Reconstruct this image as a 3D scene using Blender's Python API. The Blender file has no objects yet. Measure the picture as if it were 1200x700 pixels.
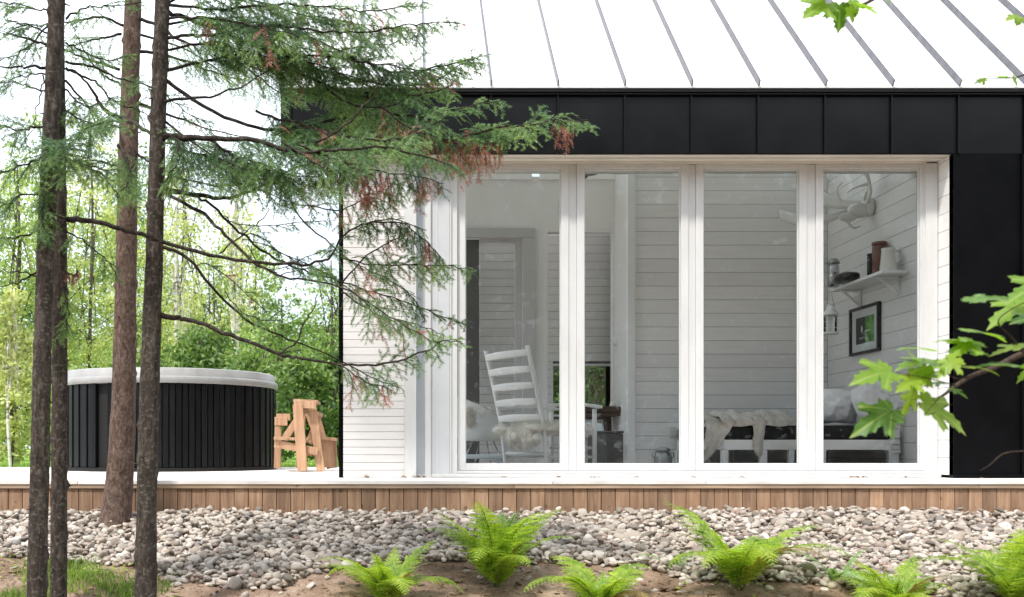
import bpy, math, random
import numpy as np
from mathutils import Vector, Matrix, noise as mnoise
R = math.radians
rnd = random.Random(7)
rng = np.random.default_rng(7)
sc = bpy.context.scene
col = sc.collection
F = 1150.0; CX = 480.0; CY = 525.0; CD = 6.65; EYE = 0.205   # eye: 0.205 m above the deck, 6.65 m before the facade

def at(px, py, d):                       # a point seen at (px,py) that stands d metres from the camera plane
    return Vector(((px-CX)*d/F, d-CD, EYE+(CY-py)*d/F))
def XX(px, d): return (px-CX)*d/F
def ZZ(py, d): return EYE+(CY-py)*d/F

# ------------------------------------------------------------------ materials
def newmat(name):
    m = bpy.data.materials.new(name); m.use_nodes = True
    nt = m.node_tree; b = nt.nodes['Principled BSDF']
    return m, nt, b
def N(nt, t, **kw):
    n = nt.nodes.new(t)
    for k, v in kw.items():
        if k in n.inputs: n.inputs[k].default_value = v
        else: setattr(n, k, v)
    return n
def ramp(nt, stops):
    r = nt.nodes.new('ShaderNodeValToRGB'); cr = r.color_ramp
    while len(cr.elements) < len(stops): cr.elements.new(0.5)
    for e, (p, c) in zip(cr.elements, stops):
        e.position = p; e.color = (*c, 1) if len(c) == 3 else c
    return r
def rand_val(nt):                        # one random number per object and per loose piece
    g = N(nt, 'ShaderNodeNewGeometry'); o = N(nt, 'ShaderNodeObjectInfo')
    a = N(nt, 'ShaderNodeMath', operation='ADD'); f = N(nt, 'ShaderNodeMath', operation='FRACT')
    nt.links.new(g.outputs['Random Per Island'], a.inputs[0]); nt.links.new(o.outputs['Random'], a.inputs[1])
    nt.links.new(a.outputs[0], f.inputs[0]); return f.outputs[0]
def surf(name, stops, scale=6, rough=.6, bump=0, bscale=40, spec=.5, metal=0, stretch=(1,1,1), detail=6, rvar=0.12, island=0.0, coat=0):
    """noise-driven colour, roughness and bump; island>0 shifts brightness per loose piece"""
    m, nt, b = newmat(name); L = nt.links
    tc = N(nt, 'ShaderNodeTexCoord'); mp = N(nt, 'ShaderNodeMapping'); mp.inputs['Scale'].default_value = stretch
    L.new(tc.outputs['Object'], mp.inputs[0])
    vec = mp.outputs[0]
    if island:
        rv = rand_val(nt)
        mu = N(nt, 'ShaderNodeMath', operation='MULTIPLY'); mu.inputs[1].default_value = 37.0; L.new(rv, mu.inputs[0])
        va = N(nt, 'ShaderNodeVectorMath', operation='ADD'); L.new(vec, va.inputs[0]); L.new(mu.outputs[0], va.inputs[1]); vec = va.outputs[0]
    nz = N(nt, 'ShaderNodeTexNoise'); nz.inputs['Scale'].default_value = scale; nz.inputs['Detail'].default_value = detail; nz.inputs['Roughness'].default_value = .65
    L.new(vec, nz.inputs['Vector'])
    rp = ramp(nt, stops); L.new(nz.outputs['Fac'], rp.inputs[0])
    out = rp.outputs[0]
    if island:
        mr = N(nt, 'ShaderNodeMapRange'); mr.inputs['To Min'].default_value = 1-island; mr.inputs['To Max'].default_value = 1+island
        L.new(rv, mr.inputs[0])
        vm = N(nt, 'ShaderNodeVectorMath', operation='SCALE'); L.new(out, vm.inputs[0]); L.new(mr.outputs[0], vm.inputs['Scale']); out = vm.outputs[0]
    L.new(out, b.inputs['Base Color'])
    mr2 = N(nt, 'ShaderNodeMapRange'); mr2.inputs['To Min'].default_value = max(0,rough-rvar); mr2.inputs['To Max'].default_value = min(1,rough+rvar)
    L.new(nz.outputs['Fac'], mr2.inputs[0]); L.new(mr2.outputs[0], b.inputs['Roughness'])
    b.inputs['Metallic'].default_value = metal; b.inputs['Specular IOR Level'].default_value = spec
    b.inputs['Coat Weight'].default_value = coat
    if bump:
        n2 = N(nt, 'ShaderNodeTexNoise'); n2.inputs['Scale'].default_value = bscale; n2.inputs['Detail'].default_value = 5; L.new(vec, n2.inputs['Vector'])
        bp = N(nt, 'ShaderNodeBump'); bp.inputs['Strength'].default_value = 1; bp.inputs['Distance'].default_value = bump
        L.new(n2.outputs['Fac'], bp.inputs['Height']); L.new(bp.outputs[0], b.inputs['Normal'])
    return m
def g3(v, t=(1,1,1)): return (v*t[0], v*t[1], v*t[2])
def two(c, k=.12): return [(.3, g3(1-k, c)), (.7, g3(1+k, c))]

M = {}
M['roof'] = surf('roof_white_metal', [(.3,(.86,.87,.88)),(.7,(.93,.93,.94))], 2, .45, .0008, 8)
M['rib'] = surf('roof_rib_metal', [(.3,(.07,.07,.085)),(.7,(.16,.16,.18))], 14, .4, metal=.2)
M['black'] = surf('black_metal', [(.3,(.002,.002,.0022)),(.62,(.0036,.0036,.004)),(.78,(.011,.0105,.010))], 3, .36, .004, 2.2, detail=3, rvar=.14, spec=.22)
M['black_wall'] = surf('black_metal_wall', [(.3,(.0018,.0019,.0024)),(.75,(.0042,.0043,.0052))], 3, .5, .002, 2.2, detail=3, spec=.07)
M['white'] = surf('white_paint', [(.3,(.81,.81,.805)),(.7,(.88,.88,.875))], 5, .42, .0004, 60)
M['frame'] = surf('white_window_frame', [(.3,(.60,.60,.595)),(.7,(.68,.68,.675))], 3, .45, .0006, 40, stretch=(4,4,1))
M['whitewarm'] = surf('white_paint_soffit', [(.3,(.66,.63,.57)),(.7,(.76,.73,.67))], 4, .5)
M['greypaint'] = surf('pale_grey_paint', [(.3,(.52,.535,.555)),(.7,(.58,.595,.61))], 4, .5)
M['bluegrey'] = surf('blue_grey_paint', [(.3,(.47,.50,.54)),(.7,(.54,.57,.61))], 4, .5)
M['siding_out'] = surf('white_siding_outdoor', [(.3,(.72,.69,.675)),(.7,(.79,.765,.75))], 3, .6, .0015, 50, stretch=(1,6,12), island=.02)
M['siding_in'] = surf('white_siding_indoor', [(.3,(.80,.785,.77)),(.7,(.87,.855,.84))], 3, .55, .0015, 40, stretch=(1,6,12), island=.035)
M['groove'] = surf('siding_groove', two((.13,.12,.115)), 5, .9)
M['groove_out'] = surf('siding_groove_outdoor', two((.42,.39,.38)), 5, .9)
M['inwall'] = surf('indoor_wall_paint', [(.3,(.74,.73,.71)),(.7,(.80,.79,.77))], 2, .7)
M['ingrey'] = surf('indoor_grey_frame', [(.3,(.46,.455,.45)),(.7,(.52,.515,.51))], 3, .5)
M['indark'] = surf('dark_gap', two((.09,.088,.085)), 4, .6)
M['floor'] = surf('pale_floor', [(.3,(.74,.71,.68)),(.7,(.82,.79,.76))], 3, .4, stretch=(1,8,1))
def wood(name, a, b_, c, island=.14, rough=.7, ax=2):
    st = [14,14,14]; st[ax] = 1.0
    m, nt, b = newmat(name); L = nt.links
    tc = N(nt,'ShaderNodeTexCoord'); rv = rand_val(nt)
    mu = N(nt,'ShaderNodeMath', operation='MULTIPLY'); mu.inputs[1].default_value = 53.0; L.new(rv, mu.inputs[0])
    va = N(nt,'ShaderNodeVectorMath', operation='ADD'); L.new(tc.outputs['Object'], va.inputs[0]); L.new(mu.outputs[0], va.inputs[1])
    mp = N(nt,'ShaderNodeMapping'); mp.inputs['Scale'].default_value = st; L.new(va.outputs[0], mp.inputs[0])
    nz = N(nt,'ShaderNodeTexNoise'); nz.inputs['Scale'].default_value = 3.2; nz.inputs['Detail'].default_value = 7; nz.inputs['Distortion'].default_value = .6; L.new(mp.outputs[0], nz.inputs['Vector'])
    big = N(nt,'ShaderNodeTexNoise'); big.inputs['Scale'].default_value = 3.0; big.inputs['Detail'].default_value=3; L.new(va.outputs[0], big.inputs['Vector'])
    rp = ramp(nt, [(.25,a),(.5,b_),(.75,c)]); L.new(nz.outputs['Fac'], rp.inputs[0])
    mr = N(nt,'ShaderNodeMapRange'); mr.inputs['To Min'].default_value = 1-island; mr.inputs['To Max'].default_value = 1+island; L.new(rv, mr.inputs[0])
    m2 = N(nt,'ShaderNodeMapRange'); m2.inputs['From Min'].default_value=.3; m2.inputs['From Max'].default_value=.7; m2.inputs['To Min'].default_value=.78; m2.inputs['To Max'].default_value=1.15; L.new(big.outputs['Fac'], m2.inputs[0])
    mm = N(nt,'ShaderNodeMath', operation='MULTIPLY'); L.new(mr.outputs[0], mm.inputs[0]); L.new(m2.outputs[0], mm.inputs[1])
    # knots
    vo = N(nt,'ShaderNodeTexVoronoi'); vo.inputs['Scale'].default_value = 5.5; L.new(va.outputs[0], vo.inputs['Vector'])
    kr = N(nt,'ShaderNodeMapRange'); kr.inputs['From Min'].default_value=.03; kr.inputs['From Max'].default_value=.09; kr.inputs['To Min'].default_value=.45; kr.inputs['To Max'].default_value=1; L.new(vo.outputs['Distance'], kr.inputs[0])
    m3 = N(nt,'ShaderNodeMath', operation='MULTIPLY'); L.new(mm.outputs[0], m3.inputs[0]); L.new(kr.outputs[0], m3.inputs[1])
    vm = N(nt,'ShaderNodeVectorMath', operation='SCALE'); L.new(rp.outputs[0], vm.inputs[0]); L.new(m3.outputs[0], vm.inputs['Scale'])
    L.new(vm.outputs[0], b.inputs['Base Color']); b.inputs['Roughness'].default_value = rough
    bp = N(nt,'ShaderNodeBump'); bp.inputs['Distance'].default_value=.0012; L.new(nz.outputs['Fac'], bp.inputs['Height']); L.new(bp.outputs[0], b.inputs['Normal'])
    return m
M['cedar'] = wood('cedar_skirt', (.21,.118,.07),(.33,.20,.122),(.44,.29,.19), .28)
M['cedar_trim'] = wood('cedar_trim', (.30,.21,.14),(.40,.29,.20),(.5,.37,.27), .08, ax=0)
M['deck'] = wood('pale_deck', (.78,.72,.67),(.86,.81,.77),(.9,.87,.84), .07, ax=0)
M['pine'] = wood('fresh_pine', (.34,.185,.10),(.46,.27,.16),(.56,.36,.23), .10)
M['darkwood'] = wood('dark_table_wood', (.05,.03,.022),(.08,.05,.035),(.12,.075,.05), .1, ax=0)
M['crate'] = wood('brown_box_wood', (.10,.055,.035),(.16,.09,.06),(.2,.12,.08), .1, ax=0)
M['nail'] = surf('nail_head', two((.12,.09,.07)), 9, .5, metal=.5)
M['tub'] = surf('black_tub_panel', [(.3,(.004,.0042,.005)),(.7,(.010,.0105,.012))], 5, .42, .001, 30, stretch=(8,8,1), island=.4, spec=.16)
M['tubdark'] = surf('tub_gap', two((.004,.004,.004)), 5, .8)
M['tublid'] = surf('tub_rim', [(.3,(.25,.247,.243)),(.7,(.38,.374,.366))], 4, .4, .002, 12)
M['water'] = surf('tub_cover', [(.3,(.35,.34,.34)),(.7,(.42,.41,.41))], 4, .6, .002, 12)
M['fur'] = surf('sheepskin', [(.3,(.88,.83,.75)),(.7,(.96,.94,.89))], 14, .95, .012, 70)
M['greyfab'] = surf('grey_woven', [(.3,(.10,.098,.095)),(.7,(.19,.185,.18))], 70, .9, .006, 120)
M['blackfab'] = surf('black_mattress', two((.012,.012,.013)), 20, .9, .002, 60)
M['linen'] = surf('white_pillow', [(.3,(.82,.82,.83)),(.7,(.90,.90,.91))], 8, .9, .03, 9)
M['throw'] = surf('beige_throw', [(.3,(.50,.465,.42)),(.7,(.64,.60,.55))], 30, .95, .008, 55)
M['zinc'] = surf('galvanised', [(.3,(.28,.29,.29)),(.7,(.42,.43,.43))], 12, .35, metal=.7)
M['steel'] = surf('brushed_steel', [(.3,(.35,.35,.36)),(.7,(.55,.55,.56))], 20, .25, metal=.9)
M['blackgloss'] = surf('black_gloss', two((.012,.011,.011)), 9, .3)
M['ceramic'] = surf('cream_enamel', [(.3,(.66,.65,.60)),(.7,(.74,.73,.68))], 6, .25)
M['redbrown'] = surf('red_brown_jar', [(.3,(.12,.05,.035)),(.7,(.22,.10,.075))], 22, .45)
M['antler'] = surf('white_antler', [(.3,(.62,.61,.59)),(.7,(.74,.73,.71))], 12, .5, .003, 30)
M['shellp'] = surf('white_moulded_shell', two((.68,.68,.66), .04), 5, .35)
M['mat_board'] = surf('picture_mat', two((.62,.65,.65), .03), 5, .6)
M['pic_green'] = surf('picture_green', [(.35,(.03,.13,.025)),(.5,(.09,.27,.05)),(.65,(.20,.42,.12))], 12, .4)
M['pic_dark'] = surf('picture_dark', [(.3,(.02,.022,.018)),(.7,(.05,.05,.04))], 12, .4)
M['lightblue'] = surf('pale_blue_white', two((.60,.66,.68), .04), 5, .4)

def bark(name, a, b_, c, lich=.0, sc_=(30,30,9)):
    m, nt, b = newmat(name); L = nt.links
    tc = N(nt,'ShaderNodeTexCoord'); mp = N(nt,'ShaderNodeMapping'); mp.inputs['Scale'].default_value = sc_; L.new(tc.outputs['Object'], mp.inputs[0])
    nz = N(nt,'ShaderNodeTexNoise'); nz.inputs['Scale'].default_value=1.6; nz.inputs['Detail'].default_value=8; nz.inputs['Roughness'].default_value=.7; nz.inputs['Distortion'].default_value=.8; L.new(mp.outputs[0], nz.inputs['Vector'])
    rp = ramp(nt, [(.32,a),(.5,b_),(.68,c)]); L.new(nz.outputs['Fac'], rp.inputs[0])
    m2 = N(nt,'ShaderNodeMapping'); m2.inputs['Scale'].default_value=(38,38,52); L.new(tc.outputs['Object'], m2.inputs[0])
    n2 = N(nt,'ShaderNodeTexNoise'); n2.inputs['Scale'].default_value=1.3; n2.inputs['Detail'].default_value=6; L.new(m2.outputs[0], n2.inputs['Vector'])
    r2 = ramp(nt, [(.60-lich*.1,(0,0,0)),(.68,(1,1,1))]); L.new(n2.outputs['Fac'], r2.inputs[0])
    mx = N(nt,'ShaderNodeMix', data_type='RGBA'); L.new(r2.outputs[0], mx.inputs[0]); L.new(rp.outputs[0], mx.inputs[6]); mx.inputs[7].default_value=(.34,.33,.29,1)
    ml = N(nt,'ShaderNodeMath', operation='MULTIPLY'); L.new(r2.outputs[0], ml.inputs[0]); ml.inputs[1].default_value=.10+.28*lich; L.new(ml.outputs[0], mx.inputs[0])
    L.new(mx.outputs[2], b.inputs['Base Color']); b.inputs['Roughness'].default_value=.92; b.inputs['Specular IOR Level'].default_value=.2
    bp = N(nt,'ShaderNodeBump'); bp.inputs['Distance'].default_value=.006; L.new(nz.outputs['Fac'], bp.inputs['Height']); L.new(bp.outputs[0], b.inputs['Normal'])
    return m
M['bark'] = bark('dark_spruce_bark', (.022,.017,.014),(.055,.044,.036),(.125,.106,.088), .6)
M['bark_red'] = bark('reddish_bark', (.045,.029,.023),(.115,.076,.060),(.22,.16,.13), .3, (34,34,15))
M['bark_twig'] = bark('limb_bark', (.018,.013,.011),(.035,.026,.022),(.075,.058,.048), .5)
M['bark_maple'] = bark('maple_twig_bark', (.03,.02,.016),(.06,.04,.03),(.1,.07,.05), .1)
M['birch'] = surf('birch_bark', [(.36,(.12,.11,.10)),(.46,(.62,.58,.52)),(.7,(.80,.77,.72))], 3, .8, stretch=(1,1,5))
M['bark_far'] = surf('far_bark', [(.3,(.06,.045,.035)),(.7,(.13,.10,.08))], 6, .9)

def leafmat(name, stops, trans=.45, scale=.6, rough=.5, gain=1.0, pos=True):
    m, nt, b = newmat(name); L = nt.links
    g = N(nt,'ShaderNodeNewGeometry'); tc = N(nt,'ShaderNodeTexCoord')
    nz = N(nt,'ShaderNodeTexNoise'); nz.inputs['Scale'].default_value=scale; nz.inputs['Detail'].default_value=3; L.new(tc.outputs['Object'], nz.inputs['Vector'])
    a = N(nt,'ShaderNodeMath', operation='MULTIPLY_ADD'); L.new(g.outputs['Random Per Island'], a.inputs[0]); a.inputs[1].default_value=.55
    s = N(nt,'ShaderNodeMath', operation='MULTIPLY_ADD'); L.new(nz.outputs['Fac'], s.inputs[0]); s.inputs[1].default_value=1.3; s.inputs[2].default_value=-.43
    L.new(s.outputs[0], a.inputs[2])
    rp = ramp(nt, stops); L.new(a.outputs[0], rp.inputs[0])
    L.new(rp.outputs[0], b.inputs['Base Color']); b.inputs['Roughness'].default_value=rough; b.inputs['Specular IOR Level'].default_value=.35
    tr = N(nt,'ShaderNodeBsdfTranslucent')
    vm = N(nt,'ShaderNodeVectorMath', operation='MULTIPLY'); L.new(rp.outputs[0], vm.inputs[0]); vm.inputs[1].default_value=(1.4*gain,1.4*gain,.72*gain); L.new(vm.outputs[0], tr.inputs[0])
    mx = N(nt,'ShaderNodeMixShader'); mx.inputs[0].default_value=trans; L.new(b.outputs[0], mx.inputs[1]); L.new(tr.outputs[0], mx.inputs[2])
    L.new(mx.outputs[0], nt.nodes['Material Output'].inputs[0]); return m
M['needle'] = leafmat('hemlock_needles', [(0,(.03,.08,.045)),(.35,(.085,.175,.08)),(.7,(.19,.30,.11)),(1,(.38,.49,.2))], .45, 5)
M['needle_dead'] = leafmat('dead_needles', [(0,(.17,.06,.045)),(.5,(.33,.13,.10)),(1,(.48,.25,.19))], .3, 3)
M['fern'] = leafmat('fern_green', [(0,(.08,.17,.02)),(.45,(.27,.42,.04)),(1,(.54,.64,.13))], .5, 9)
M['fern_dry'] = leafmat('fern_dry', [(0,(.14,.08,.03)),(.5,(.28,.18,.07)),(1,(.42,.34,.12))], .3, 7)
M['fern_pale'] = leafmat('fern_pale', [(0,(.16,.30,.10)),(.5,(.30,.46,.2)),(1,(.45,.6,.32))], .4, 2)
M['stem'] = surf('fern_stem', [(.3,(.10,.16,.04)),(.7,(.2,.22,.07))], 9, .6)
M['grass'] = leafmat('grass_green', [(0,(.06,.11,.02)),(.5,(.15,.25,.04)),(1,(.32,.42,.10))], .4, 2)
M['leafA'] = leafmat('bright_leaf', [(0,(.07,.12,.04)),(.35,(.21,.30,.10)),(.7,(.46,.55,.24)),(1,(.80,.85,.58))], .5, .9)
M['leafB'] = leafmat('mid_leaf', [(0,(.04,.075,.028)),(.4,(.11,.19,.06)),(.8,(.29,.40,.15)),(1,(.60,.69,.36))], .5, .9)
M['leafC'] = leafmat('yellow_leaf', [(0,(.15,.18,.07)),(.4,(.38,.42,.19)),(.8,(.67,.69,.41)),(1,(.88,.87,.68))], .5, .9)
M['leafD'] = leafmat('dark_green_leaf', [(0,(.012,.025,.01)),(.5,(.035,.07,.02)),(.85,(.10,.17,.05)),(1,(.22,.3,.12))], .3, .9)  # darker green leaf colour for the trees behind the back window
M['wood_near'] = leafmat('dark_wood_leaf', [(0,(.09,.105,.08)),(.5,(.13,.145,.115)),(1,(.18,.195,.155))], .3, .9)
M['litter'] = leafmat('leaf_litter', [(0,(.09,.05,.03)),(.5,(.22,.13,.08)),(1,(.42,.30,.2))], .1, 3)

def maple_mat():
    m, nt, b = newmat('maple_leaf'); L = nt.links
    uv = N(nt,'ShaderNodeUVMap'); sp = N(nt,'ShaderNodeSeparateXYZ'); L.new(uv.outputs[0], sp.inputs[0])
    # radial veins from the leaf base: angle bands
    at2 = N(nt,'ShaderNodeMath', operation='ARCTAN2'); L.new(sp.outputs[0], at2.inputs[0]); L.new(sp.outputs[1], at2.inputs[1])
    ml = N(nt,'ShaderNodeMath', operation='MULTIPLY'); ml.inputs[1].default_value=7.2; L.new(at2.outputs[0], ml.inputs[0])
    cs = N(nt,'ShaderNodeMath', operation='COSINE'); L.new(ml.outputs[0], cs.inputs[0])
    vr = ramp(nt, [(.90,(0,0,0)),(1,(1,1,1))]); L.new(cs.outputs[0], vr.inputs[0])
    g = N(nt,'ShaderNodeNewGeometry')
    rp = ramp(nt, [(0,(.03,.085,.025)),(.35,(.10,.22,.025)),(.7,(.20,.34,.03)),(1,(.32,.44,.05))]); 
    nz = N(nt,'ShaderNodeTexNoise'); nz.inputs['Scale'].default_value=5; L.new(uv.outputs[0], nz.inputs['Vector'])
    a = N(nt,'ShaderNodeMath', operation='MULTIPLY_ADD'); L.new(nz.outputs['Fac'], a.inputs[0]); a.inputs[1].default_value=.35; L.new(g.outputs['Random Per Island'], a.inputs[2])
    s = N(nt,'ShaderNodeMath', operation='MULTIPLY'); L.new(a.outputs[0], s.inputs[0]); s.inputs[1].default_value=.78; L.new(s.outputs[0], rp.inputs[0])
    mx = N(nt,'ShaderNodeMix', data_type='RGBA'); f = N(nt,'ShaderNodeMath', operation='MULTIPLY'); f.inputs[1].default_value=.45; L.new(vr.outputs[0], f.inputs[0]); L.new(f.outputs[0], mx.inputs[0])
    L.new(rp.outputs[0], mx.inputs[6]); mx.inputs[7].default_value=(.42,.50,.18,1)
    L.new(mx.outputs[2], b.inputs['Base Color']); b.inputs['Roughness'].default_value=.42
    tr = N(nt,'ShaderNodeBsdfTranslucent'); vm = N(nt,'ShaderNodeVectorMath', operation='MULTIPLY'); L.new(mx.outputs[2], vm.inputs[0]); vm.inputs[1].default_value=(1.7,1.75,.5); L.new(vm.outputs[0], tr.inputs[0])
    ms = N(nt,'ShaderNodeMixShader'); ms.inputs[0].default_value=.5; L.new(b.outputs[0], ms.inputs[1]); L.new(tr.outputs[0], ms.inputs[2]); L.new(ms.outputs[0], nt.nodes['Material Output'].inputs[0])
    return m
M['maple'] = maple_mat()

def stone_mat():
    m, nt, b = newmat('river_stone'); L = nt.links
    rv = rand_val(nt)
    rp = ramp(nt, [(0,(.15,.125,.10)),(.15,(.31,.26,.215)),(.4,(.48,.425,.37)),(.6,(.38,.31,.25)),(.8,(.59,.54,.48)),(.93,(.29,.205,.165)),(1,(.21,.20,.19))]); L.new(rv, rp.inputs[0])
    tc = N(nt,'ShaderNodeTexCoord'); mu = N(nt,'ShaderNodeMath', operation='MULTIPLY'); mu.inputs[1].default_value=91.; L.new(rv, mu.inputs[0])
    va = N(nt,'ShaderNodeVectorMath', operation='ADD'); L.new(tc.outputs['Object'], va.inputs[0]); L.new(mu.outputs[0], va.inputs[1])
    nz = N(nt,'ShaderNodeTexNoise'); nz.inputs['Scale'].default_value=34; nz.inputs['Detail'].default_value=6; nz.inputs['Roughness'].default_value=.7; L.new(va.outputs[0], nz.inputs['Vector'])
    mr = N(nt,'ShaderNodeMapRange'); mr.inputs['From Min'].default_value=.3; mr.inputs['From Max'].default_value=.7; mr.inputs['To Min'].default_value=.72; mr.inputs['To Max'].default_value=1.2; L.new(nz.outputs['Fac'], mr.inputs[0])
    vm = N(nt,'ShaderNodeVectorMath', operation='SCALE'); L.new(rp.outputs[0], vm.inputs[0]); L.new(mr.outputs[0], vm.inputs['Scale']); L.new(vm.outputs[0], b.inputs['Base Color'])
    b.inputs['Roughness'].default_value=.75
    bp = N(nt,'ShaderNodeBump'); bp.inputs['Distance'].default_value=.003; L.new(nz.outputs['Fac'], bp.inputs['Height']); L.new(bp.outputs[0], b.inputs['Normal'])
    return m
M['stone'] = stone_mat()

def ground_mat():
    m, nt, b = newmat('forest_ground'); L = nt.links
    tc = N(nt,'ShaderNodeTexCoord')
    n1 = N(nt,'ShaderNodeTexNoise'); n1.inputs['Scale'].default_value=3; n1.inputs['Detail'].default_value=8; n1.inputs['Roughness'].default_value=.7; L.new(tc.outputs['Object'], n1.inputs['Vector'])
    soil = ramp(nt, [(.3,(.09,.058,.038)),(.5,(.25,.17,.12)),(.7,(.42,.315,.24))]); L.new(n1.outputs['Fac'], soil.inputs[0])
    n2 = N(nt,'ShaderNodeTexNoise'); n2.inputs['Scale'].default_value=2.2; n2.inputs['Detail'].default_value=6; L.new(tc.outputs['Object'], n2.inputs['Vector'])
    gr = ramp(nt, [(.3,(.10,.20,.03)),(.5,(.22,.36,.06)),(.7,(.42,.55,.14))]); L.new(n2.outputs['Fac'], gr.inputs[0])
    sp = N(nt,'ShaderNodeSeparateXYZ'); L.new(tc.outputs['Object'], sp.inputs[0])
    k = N(nt,'ShaderNodeMapRange'); k.inputs['From Min'].default_value=2.6; k.inputs['From Max'].default_value=3.4; L.new(sp.outputs[1], k.inputs[0])
    mx = N(nt,'ShaderNodeMix', data_type='RGBA'); L.new(k.outputs[0], mx.inputs[0]); L.new(soil.outputs[0], mx.inputs[6]); L.new(gr.outputs[0], mx.inputs[7])
    L.new(mx.outputs[2], b.inputs['Base Color']); b.inputs['Roughness'].default_value=.95; b.inputs['Specular IOR Level'].default_value=.2
    n3 = N(nt,'ShaderNodeTexNoise'); n3.inputs['Scale'].default_value=45; n3.inputs['Detail'].default_value=5; L.new(tc.outputs['Object'], n3.inputs['Vector'])
    bp = N(nt,'ShaderNodeBump'); bp.inputs['Distance'].default_value=.02; L.new(n3.outputs['Fac'], bp.inputs['Height']); L.new(bp.outputs[0], b.inputs['Normal'])
    return m
M['ground'] = ground_mat()

def glass_mat():
    m = bpy.data.materials.new('window_glass'); m.use_nodes = True; nt = m.node_tree; nt.nodes.clear(); L = nt.links
    o = N(nt,'ShaderNodeOutputMaterial'); t = N(nt,'ShaderNodeBsdfTransparent'); t.inputs[0].default_value=(.97,.975,.97,1)
    g = N(nt,'ShaderNodeBsdfGlossy'); g.inputs['Roughness'].default_value=.0; g.inputs[0].default_value=(1,1,1,1)
    fr = N(nt,'ShaderNodeFresnel'); fr.inputs['IOR'].default_value=1.5
    mp = N(nt,'ShaderNodeMath', operation='MULTIPLY_ADD'); mp.inputs[1].default_value=1.0; mp.inputs[2].default_value=0.0; L.new(fr.outputs[0], mp.inputs[0])
    mx = N(nt,'ShaderNodeMixShader'); L.new(mp.outputs[0], mx.inputs[0]); L.new(t.outputs[0], mx.inputs[1]); L.new(g.outputs[0], mx.inputs[2]); L.new(mx.outputs[0], o.inputs[0])
    return m
M['glass'] = glass_mat()

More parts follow.
